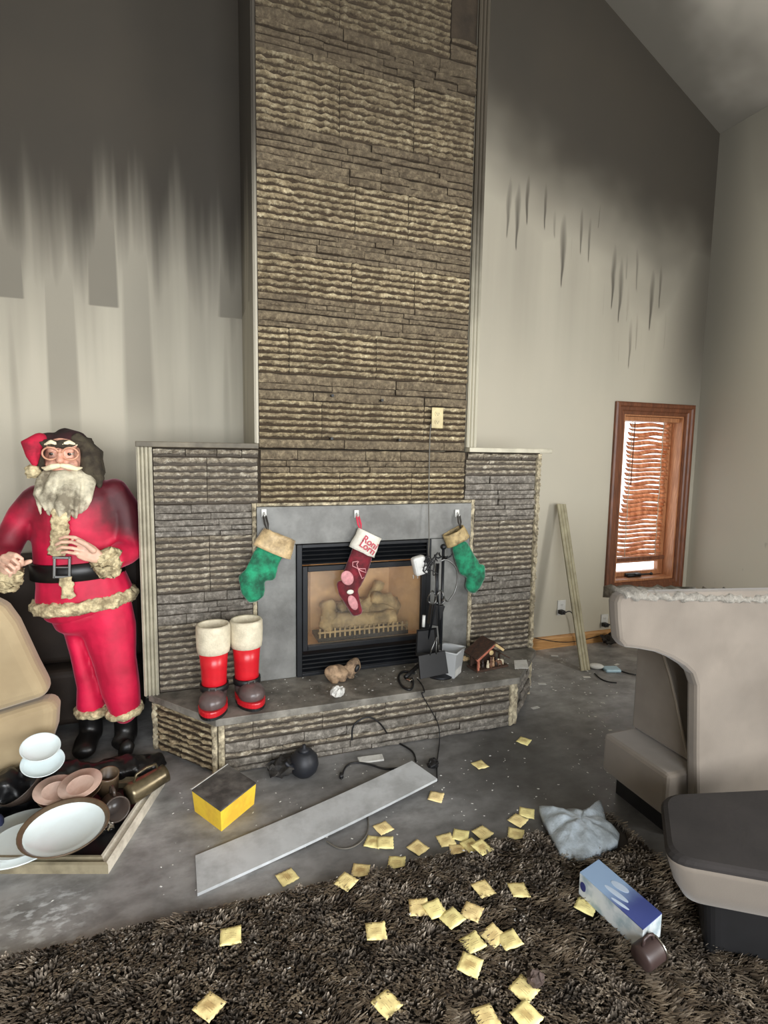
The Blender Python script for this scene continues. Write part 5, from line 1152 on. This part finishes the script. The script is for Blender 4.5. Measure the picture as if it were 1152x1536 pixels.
def vessel(name, label, c, d, r, L, m, handle=False, cat='mug', flare=1.0):
    t = empty(name, c, 0, label, cat); t.rotation_euler = V(d).to_track_quat('Z', 'Y').to_euler()
    mb = MB(); mb.lathe([(0, 0), (r*.85, 0), (r, L*.12), (r*flare, L*.9), (r*flare*1.03, L), (r*flare*.9, L), (r*.85, L*.15), (0, L*.1)], 24); mb.build('body', m, t, smooth=True)
    if handle: mb = MB(); mb.tube([(0, r*.95, L*.2), (0, r*1.55, L*.3), (0, r*1.65, L*.55), (0, r*1.45, L*.8), (0, r*.98, L*.82)], r*.13, 8); mb.build('handle', m, t, smooth=True)
    return t
p = fl(172, 1222, .045); vessel('mug', 'dark stoneware mug on its side with its mouth towards the camera', p+V((-.02, .06, .012)), (.35, -.9, .25), .048, .095, M['darkware'], True)
p = fl(200, 1195, .045); vessel('pitcher', 'dull metallic jug lying against the tray back edge', p+V((-.02, -.02, .02)), (.75, .45, .12), .045, .17, simple('tarnished_metal', (120, 108, 84), .3, .3, 9, metal=.7, dirt=(40, 36, 30), dirtamt=.6), True, 'jug', .85)
p = fl(160, 1185, .05); vessel('jar', 'squat dark jar between the brown bowl and the jug', p+V((0, .02, -.02)), (.1, -.25, .95), .042, .10, M['stonew'], False, 'jar')
p = fl(158, 1243, .03); crumple('foil_scrap', 'crumpled silver foil scrap on the tray by the mug', V((p.x, p.y, .014)), .03, M['chrome'], 41, 'foil')
p = fl(10, 1195, .05); vessel('cup', 'small beige cup at the picture edge behind the large plate', V((p.x-.02, p.y, .014)), (0, -.1, 1), .04, .07, M['couch'], False, 'cup')
M['bagblack'] = simple('black_bin_bag', (16, 16, 18), .32, .3, 10, bump=.3, bscale=14)
def heap(name, label, pts, m, wob, cat):
    mb = MB()
    for c, r in pts: mb.ball(c, r, 16)
    c0 = V((sum(p[0][0] for p in pts)/len(pts), sum(p[0][1] for p in pts)/len(pts), 0)); mb.v = [(v[0]-c0.x, v[1]-c0.y, max(v[2], .0)) for v in mb.v]
    o = mb.build(name, m, None, remesh=.012, sm=2); d = o.modifiers.new('Crumple', 'DISPLACE'); tx_ = bpy.data.textures.new(name, 'CLOUDS'); tx_.noise_scale = .07; d.texture = tx_; d.strength = wob; d.mid_level = .6
    o.location = c0; return tag(o, label, cat)
heap('bin_bag', 'black plastic bag slumped between the dishes and the santa boots', [((-.35, 2.62, .03), (.16, .08, .075)), ((-.22, 2.66, .02), (.10, .07, .055)), ((-.60, 2.60, .02), (.20, .10, .12)), ((-.75, 2.55, .03), (.12, .09, .13)), ((-.50, 2.62, .02), (.12, .08, .09))], M['bagblack'], .05, 'bag')
heap('navy_cloth', 'navy blue cloth crumpled by the recliner foot at the picture edge', [((-.80, 2.36, .03), (.10, .07, .085))], simple('navy_cloth', (38, 44, 76), .8, .3, 14), .03, 'cloth')
# ================================================================== RUG
RZ = .02
def rug_y(x): return 1.712 - .022*x
RGX0, RGX1, RGY0 = -1.3, 1.62, .35
M['rugbase'] = simple('dark_rug_backing', (40, 34, 28), .95, .3, 10)
rug = empty('shag_rug', (.2, 1.0, 0), 0, 'dark brown scorched shag rug across the front of the room', 'rug')
mb = MB(); mb.prism([(RGX0-.2, RGY0-1.0), (RGX1-.2, RGY0-1.0), (RGX1-.2, rug_y(RGX1)-1.0), (RGX0-.2, rug_y(RGX0)-1.0)], 0.0005, .007, 'z'); mb.build('backing', M['rugbase'], rug)
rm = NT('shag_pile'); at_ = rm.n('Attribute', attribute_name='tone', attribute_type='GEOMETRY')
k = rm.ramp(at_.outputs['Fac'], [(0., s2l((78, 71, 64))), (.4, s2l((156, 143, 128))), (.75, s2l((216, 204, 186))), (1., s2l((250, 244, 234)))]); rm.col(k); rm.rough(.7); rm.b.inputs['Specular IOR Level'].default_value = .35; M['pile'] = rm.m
SACH = [ # px, py, edge direction as seen (dx, dy), lift, label
 (786, 1112, 9, 3, 0, 'yellow sachet farthest from the camera, beside the hearth end'),
 (720, 1148, 10, -3, 0, 'yellow sachet alone on bare floor before the right part of the hearth'),
 (654, 1196, 10, 2, 0, 'yellow sachet just below the raised end of the grey board'),
 (575, 1243, 8, 8, 0, 'yellow sachet topmost of the three touching below the grey board'),
 (560, 1264, 10, 2, 0, 'yellow sachet half under its neighbour in the trio below the grey board'),
 (578, 1267, 10, 0, 1, 'yellow sachet on top of its neighbour in the trio below the grey board'),
 (627, 1273, 9, -7, 0, 'yellow sachet turned on its corner, alone between trio and big cluster'),
 (595, 1295, 10, 1, 0, 'yellow sachet with a dark middle crease at the rug edge below the trio'),
 (541, 1307, 10, 1, 0, 'upper yellow sachet of the touching pair at the rug edge'),
 (519, 1323, 7, -7, 0, 'lower yellow sachet of the touching pair at the rug edge'),
 (431, 1317, 6, 8, 0, 'yellow sachet alone on bare floor under the near end of the grey board'),
 (346, 1405, 10, -2, 0, 'yellow sachet alone on the rug below the near end of the board'),
 (564, 1398, 10, -1, 0, 'bright yellow sachet lying square and alone mid rug'),
 (314, 1511, 9, 6, 0, 'yellow sachet alone at the bottom left of the rug'),
 (580, 1506, 8, 8, 0, 'yellow sachet turned on its corner at the bottom of the rug'),
 (669, 1261, 10, -2, 0, 'yellow sachet leftmost in the big cluster at the rug edge'),
 (691, 1254, 10, 2, 0, 'yellow sachet topmost in the big cluster at the rug edge'),
 (724, 1252, 8, 6, 1, 'browned sachet rightmost in the big cluster, turned on its corner'),
 (687, 1277, 10, 0, 0, 'yellow sachet lowest in the big cluster, mostly covered'),
 (706, 1271, 9, -4, 1, 'browned sachet lying over the middle of the big cluster'),
 (723, 1272, 8, -5, 0, 'small visible corner of a browned sachet at the cluster edge'),
 (790, 1220, 10, 2, 0, 'yellow sachet topmost of the three in line left of the plastic bag'),
 (777, 1233, 9, 5, 1, 'yellow sachet middle of the three in line left of the plastic bag'),
 (774, 1252, 10, 2, 0, 'yellow sachet lowest of the three in line left of the plastic bag'),
 (725, 1334, 9, -4, 0, 'browned sachet alone on the rug below the big cluster'),
 (778, 1336, 10, -1, 0, 'tan sachet with ragged lower edge on the rug left of the blue box'),
 (628, 1362, 10, 0, 0, 'yellow sachet first of the overlapping row of three on the rug'),
 (652, 1367, 9, -4, 1, 'yellow sachet middle of the overlapping row of three on the rug'),
 (678, 1382, 8, -5, 2, 'browned sachet last of the overlapping row of three on the rug'),
 (708, 1368, 9, 4, 0, 'yellow sachet standing diagonal just past the overlapping row of three'),
 (740, 1404, 8, -6, 0, 'tan sachet half under the bright one in the rug pair'),
 (764, 1413, 10, -3, 1, 'bright yellow sachet on top in the rug pair'),
 (709, 1415, 9, -4, 0, 'tan sachet whose lower corner meets the yellow one below it'),
 (705, 1451, 9, 4, 1, 'yellow sachet whose upper corner meets the tan one above it'),
 (786, 1485, 7, 6, 0, 'yellow sachet partly hidden by a dark clump near the bottom edge'),
 (790, 1527, 8, 8, 1, 'yellow sachet cut by the bottom edge below the dark clump'),
 (729, 1527, 10, -4, 0, 'tan sachet cut by the bottom edge of the picture'),
]
press = [(fl(q[0], q[1], .02).x, fl(q[0], q[1], .02).y, .030**2) for q in SACH] + [(1.43, 1.66, .11**2), (1.50, 1.60, .10**2), (1.36, 1.70, .09**2), (fl(874, 1360, .03).x, fl(874, 1360, .03).y, .04**2)]
g = random.Random(77); vs = []; fs = []; tone = []
def blade(x, y):
    for (qx, qy, qr) in press:
        if (x-qx)**2+(y-qy)**2 < qr: return
    nz = mnoise.noise(V((x*7, y*7, 0))); n2 = mnoise.noise(V((x*23, y*23, 3)))
    a = -pi/2 + nz*1.5 + g.uniform(-.5, .5); L = g.uniform(.022, .04); lean = .55+.5*n2+g.uniform(-.15, .2); w = g.uniform(.0018, .0036)
    d = V((math.cos(a), math.sin(a), 0)); s_ = V((-d.y, d.x, 0))*w; b = len(vs); p = V((x, y, .006))
    hgt = L*math.cos(lean*.9); m_ = p + d*(L*.28*math.sin(lean)) + V((0, 0, hgt*.62)); t_ = p + d*(L*math.sin(lean)) + V((0, 0, max(.004, hgt)))
    vs.extend([p-s_, p+s_, m_+s_*1.25, m_-s_*1.25, t_+s_*.5, t_-s_*.5]); fs.extend([(b, b+1, b+2, b+3), (b+3, b+2, b+4, b+5)])
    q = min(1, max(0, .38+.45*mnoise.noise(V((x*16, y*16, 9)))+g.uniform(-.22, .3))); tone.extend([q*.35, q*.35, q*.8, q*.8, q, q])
for _ in range(60000):
    x = g.uniform(-.75, RGX1); y = g.uniform(.72, rug_y(x))
    if y < 1.18-.42*(x+.2)*.75-.12 : continue
    blade(x, y)
for _ in range(2500):
    x = g.uniform(-1.2, RGX1); blade(x, rug_y(x)+g.uniform(-.02, .008))
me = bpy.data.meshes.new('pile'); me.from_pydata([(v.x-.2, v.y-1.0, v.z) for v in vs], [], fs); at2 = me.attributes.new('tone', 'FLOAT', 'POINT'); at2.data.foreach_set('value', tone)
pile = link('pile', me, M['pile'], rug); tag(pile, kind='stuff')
# ================================================================== YELLOW SACHETS
pm = NT('yellow_sachet_paper'); co = pm.coord('Object'); inf = pm.n('ObjectInfo').outputs['Random']; x, y, z = pm.xyz(co)
ln = pm.n('VectorMath', operation='LENGTH'); pm.l(co, ln.inputs[0]); nn = pm.noise(co, 60, 5, .6)
k = pm.mix(inf, s2l((255, 243, 168)), s2l((250, 226, 164)))
spot = pm.mr(pm.math('ADD', ln.outputs['Value'], pm.math('MULTIPLY', pm.math('SUBTRACT', nn, .5), .05)), .006, .030, .62, 0)
k = pm.mix(pm.math('MULTIPLY', spot, pm.mr(pm.math('FRACT', pm.math('MULTIPLY', inf, 7.3)), 0, 1, .25, 1)), k, s2l((150, 104, 50)))
pr_ = pm.math('MULTIPLY', pm.math('MULTIPLY', pm.math('LESS_THAN', pm.math('FRACT', pm.math('MULTIPLY', y, 160)), .42), pm.math('LESS_THAN', pm.math('ABSOLUTE', x), .017)), pm.math('MULTIPLY', pm.math('LESS_THAN', pm.math('ABSOLUTE', y), .012), pm.math('GREATER_THAN', nn, .5)))
k = pm.mix(pm.math('MULTIPLY', pr_, .38), k, s2l((110, 64, 40))); pm.col(k); pm.rough(.5); pm.bump(pm.noise(co, 50, 4), .3, .004); M['sachet'] = pm.m
def sachet_mesh(seed):
    r = random.Random(seed); n = 8; s_ = .031; mb = MB(); ph = r.uniform(0, 6)
    def zz(u, v_):
        return .0006 + .0032*max(0, (1-abs(u)**3)*(1-abs(v_)**3)) + .0012*math.sin(u*5+ph)*math.cos(v_*4+ph) + max(0, u*v_)*r_c
    r_c = r.uniform(0, .003)
    for top in (1, 0):
        for i in range(n+1):
            for j in range(n+1):
                u, v_ = -1+2*i/n, -1+2*j/n; e = .0012*math.sin(j*3+ph) if i in (0, n) else 0
                mb.v.append((u*s_+e, v_*s_*1.03, zz(u, v_)+(.0012 if top else -.0006)))
    N = (n+1)**2
    for i in range(n):
        for j in range(n):
            a = i*(n+1)+j; mb.f.append((a, a+n+1, a+n+2, a+1)); mb.f.append((N+a, N+a+1, N+a+n+2, N+a+n+1))
    ed = [i*(n+1) for i in range(n+1)]; 
    for i in range(n):
        for a, b2 in ((i*(n+1), (i+1)*(n+1)), (i*(n+1)+n, (i+1)*(n+1)+n), (i, i+1), (n*(n+1)+i, n*(n+1)+i+1)): mb.f.append((a, b2, N+b2, N+a))
    return mb.mesh('sachet', True)
smesh = [sachet_mesh(i) for i in range(5)]
for m_ in smesh: m_.materials.append(M['sachet'])
for i, (px, py, dx, dy, lift, lb) in enumerate(SACH):
    p = fl(px, py); onrug = p.y < rug_y(p.x)+.01; z0 = .027 if onrug else .001
    if onrug: p = fl(px, py, z0)
    d = fl(px+dx, py+dy, z0)-fl(px, py, z0); o = link('sachet', smesh[i % 5], None, None); o.location = (p.x, p.y, z0+lift*.005+(i % 7)*.0003)
    rt = random.Random(i); tl_ = (rt.uniform(-.12, .12), rt.uniform(-.12, .12)) if onrug else (rt.uniform(-.03, .03), rt.uniform(-.03, .03))
    o.rotation_euler = (tl_[0], tl_[1], math.atan2(d.y, d.x)); tag(o, lb, 'sachet', 'yellow sachets scattered over floor and rug')
p = fl(874, 1360, .03); o = link('sachet', smesh[2], None, None); o.location = (p.x+.018, p.y+.006, .022); o.rotation_euler = (0, 0, -.95); tag(o, 'sachet mostly hidden under the near side of the blue box', 'sachet', 'yellow sachets scattered over floor and rug')
p = fl(803, 1477, .03); crumple('dark_clump', 'dark brown clump of burnt matter beside a sachet on the rug', V((p.x, p.y, .025)), .025, simple('burnt_clump', (74, 60, 54), .8, .4, 40, bump=.5), 51, 'debris', .8)
# ================================================================== PLASTIC BAG, BLUE BOX, DARK MUG
out = [(808, 1217), (822, 1219), (836, 1222), (850, 1220), (866, 1223), (882, 1223), (893, 1216), (900, 1208), (904, 1220), (908, 1234), (920, 1248), (929, 1258), (926, 1272), (910, 1281), (894, 1288), (876, 1294), (856, 1293), (840, 1287), (832, 1272), (824, 1255), (814, 1236)]
P = [fl(x, y, .012) for x, y in out]; c = sum(P, V())/len(P); PP = []
for i, p in enumerate(P):
    for t_ in range(4): PP.append((p.lerp(P[(i+1) % len(P)], t_/4)-c))
n = len(PP); mb = MB(); NR = 12
for top in (1, 0):
    for r in range(NR+1):
        s_ = 1-r/(NR+.001)
        for p in PP:
            q = p*s_; nz = mnoise.noise(V((q.x*16, q.y*16, 1)))*.020+mnoise.noise(V((q.x*42, q.y*42, 4)))*.006
            z = (.014+.060*(1-s_**2.5)*.6+abs(nz)*1.2*(1-s_**4)+.012*s_*abs(math.sin(math.atan2(p.y, p.x)*4))) if top else .001
            mb.v.append((q.x, q.y, z))
N = n*(NR+1)
for r in range(NR):
    for j in range(n):
        j2 = (j+1) % n; mb.f.append((r*n+j, r*n+j2, (r+1)*n+j2, (r+1)*n+j)); mb.f.append((N+r*n+j2, N+r*n+j, N+(r+1)*n+j, N+(r+1)*n+j2))
for j in range(n): j2 = (j+1) % n; mb.f.append((j, N+j, N+j2, j2))
pb = simple('crinkled_plastic', (184, 196, 206), .22, .12, 16, bump=1, bscale=22, dirt=(120, 126, 128), dirtamt=.6); o = mb.build('plastic_bag', pb, None, smooth=True); o.location = (c.x, c.y, .012); tag(o, 'crumpled pale plastic bag on the floor above the blue box', 'bag')
zt_ = .108; A, B, Cc, D = fl(870, 1308, zt_), fl(964.5, 1394, zt_), fl(991, 1371, zt_), fl(900, 1288, zt_)
D = A+(Cc-B)*1.0*.5+(D-A)*.5; Cc = B+(D-A); c = (A+B+Cc+D)/4
bx = empty('blue_box', (c.x, c.y, .029), 0, 'long blue and pale carton lying on the rug beside the ottoman', 'box')
bt = NT('blue_carton_print'); co = bt.coord('Object'); ux = (B-A).normalized(); dt = bt.n('VectorMath', operation='DOT_PRODUCT'); bt.l(co, dt.inputs[0]); dt.inputs[1].default_value = tuple(ux)
k = bt.mix(bt.mr(bt.math('ADD', dt.outputs['Value'], bt.math('MULTIPLY', bt.math('SUBTRACT', bt.noise(co, 14, 4), .5), .06)), -.03, .06), s2l((150, 178, 212)), s2l((66, 78, 140))); bt.col(k); bt.rough(.4)
bs = NT('pale_carton_side'); co = bs.coord('Object'); bs.col(bs.mix(bs.mr(bs.noise(co, 16, 5), .4, .65), s2l((206, 212, 214)), s2l((150, 168, 176)))); bs.rough(.5)
hb = .076; T_ = [p-c+V((0, 0, 0)) for p in (A, B, Cc, D)]; T_ = [V((p.x, p.y, hb)) for p in T_]; Bo = [V((p.x, p.y, 0)) for p in T_]
mb = MB(); mb.add(T_+[p+V((0, 0, .003)) for p in T_], [(3, 2, 1, 0), (4, 5, 6, 7)]+[(i, (i+1) % 4, 4+(i+1) % 4, 4+i) for i in range(4)]); mb.build('printed_top', bt.m, bx)
for i in range(4):
    a, c2 = i, (i+1) % 4; mb = MB(); q = [Bo[a], Bo[c2], T_[c2], T_[a]]; q2 = [V((p.x*.97, p.y*.97, p.z)) for p in q]; mb.add(q+q2, [(0, 1, 2, 3), (7, 6, 5, 4), (0, 4, 5, 1), (1, 5, 6, 2), (2, 6, 7, 3), (3, 7, 4, 0)]); mb.build('side_panel', bs.m, bx)
vx = (D-A).normalized(); M['pale_print'] = simple('pale_blue_print', (196, 212, 232), .4, .08, 20)
for cu, cv, ra, rb in ((.0, .35, .042, .010), (-.01, .68, .030, .014), (.03, .14, .03, .006)):
    ctr = (T_[0]+T_[1])/2*(1-cv)+(T_[3]+T_[2])/2*cv+ux*cu+V((0, 0, .0032)); mb = MB(); K = 20
    ring_ = [ctr+ux*(ra*math.cos(2*pi*k/K))+vx*(rb*math.sin(2*pi*k/K)+.006*math.cos(2*pi*k/K)) for k in range(K)]; mb.add(ring_+[p+V((0, 0, .0006)) for p in ring_], [tuple(range(K-1, -1, -1)), tuple(range(K, 2*K))]+[(k, (k+1) % K, K+(k+1) % K, K+k) for k in range(K)]); mb.build('emblem_shape', M['pale_print'], bx)
ctr = (Bo[0]*.93+Bo[1]*.07)*.5+(T_[0]*.93+T_[1]*.07)*.5; nrm = (ux.cross(V((0, 0, 1)))); mb = MB(); K = 16
ring_ = [ctr+nrm*.001+ux*(.012*math.cos(2*pi*k/K))+V((0, 0, .016*math.sin(2*pi*k/K))) for k in range(K)]; mb.add(ring_+[p+nrm*.0006 for p in ring_], [tuple(range(K-1, -1, -1)), tuple(range(K, 2*K))]+[(k, (k+1) % K, K+(k+1) % K, K+k) for k in range(K)]); mb.build('round_mark', simple('navy_print', (52, 56, 110), .4), bx)
p = fl(975, 1455, .03); t = vessel('mug', 'dim brown mug with shiny rim lying below the blue box', V((p.x-.02, p.y+.02, .052)), (.8, .1, .1), .036, .07, simple('dim_brown_ware', (62, 48, 46), .4, .2, 10), True)
mb = MB(); mb.tube([(.0375*math.cos(2*pi*k/24), .0375*math.sin(2*pi*k/24), .07) for k in range(25)], .003, 6); mb.build('metal_rim', M['chrome'], t, smooth=True)
# ================================================================== LOOSE DEBRIS (uncountable flecks)
g = random.Random(99); mb = MB()
def fleck(p, s_):
    a = g.uniform(0, pi); d = V((math.cos(a), math.sin(a), 0))*s_; e = V((-d.y, d.x, 0))*g.uniform(.3, .8); h = V((0, 0, s_*g.uniform(.15, .5)))
    mb.add([p-d-e*.6, p+d-e, p+d*.7+e, p-d*.8+e*.9, p+h], [(3, 2, 1, 0), (0, 1, 4), (1, 2, 4), (2, 3, 4), (3, 0, 4)])
for _ in range(420):
    px, py = g.uniform(-20, 1000), 1090+abs(g.gauss(0, 110)); p = fl(px, py)
    if p.y > rug_y(p.x) and not (-.95 < p.x < -.1 and p.y > 1.98) and not (p.y > 2.42): fleck(V((p.x, p.y, .0005)), g.uniform(.002, .006))
for _ in range(110):
    p = fl(g.uniform(795, 930), g.uniform(985, 1110))
    if p.y < 3.3 and p.x > 2.05-.0: fleck(V((p.x, p.y, .0005)), g.uniform(.003, .010))
for _ in range(170):
    x, y = g.uniform(.1, 1.9), g.uniform(2.52, 2.83); fleck(V((x, y, HZ+.0005)), g.uniform(.0015, .006))
for _ in range(60):
    x, y = g.uniform(-.5, 1.3), g.uniform(1.2, 1.7); fleck(V((x, y, .03)), g.uniform(.002, .006))
o = mb.build('debris', M['paper']); tag(o, 'white plaster flecks strewn over the floor, hearth and rug', 'debris', None, 'stuff')
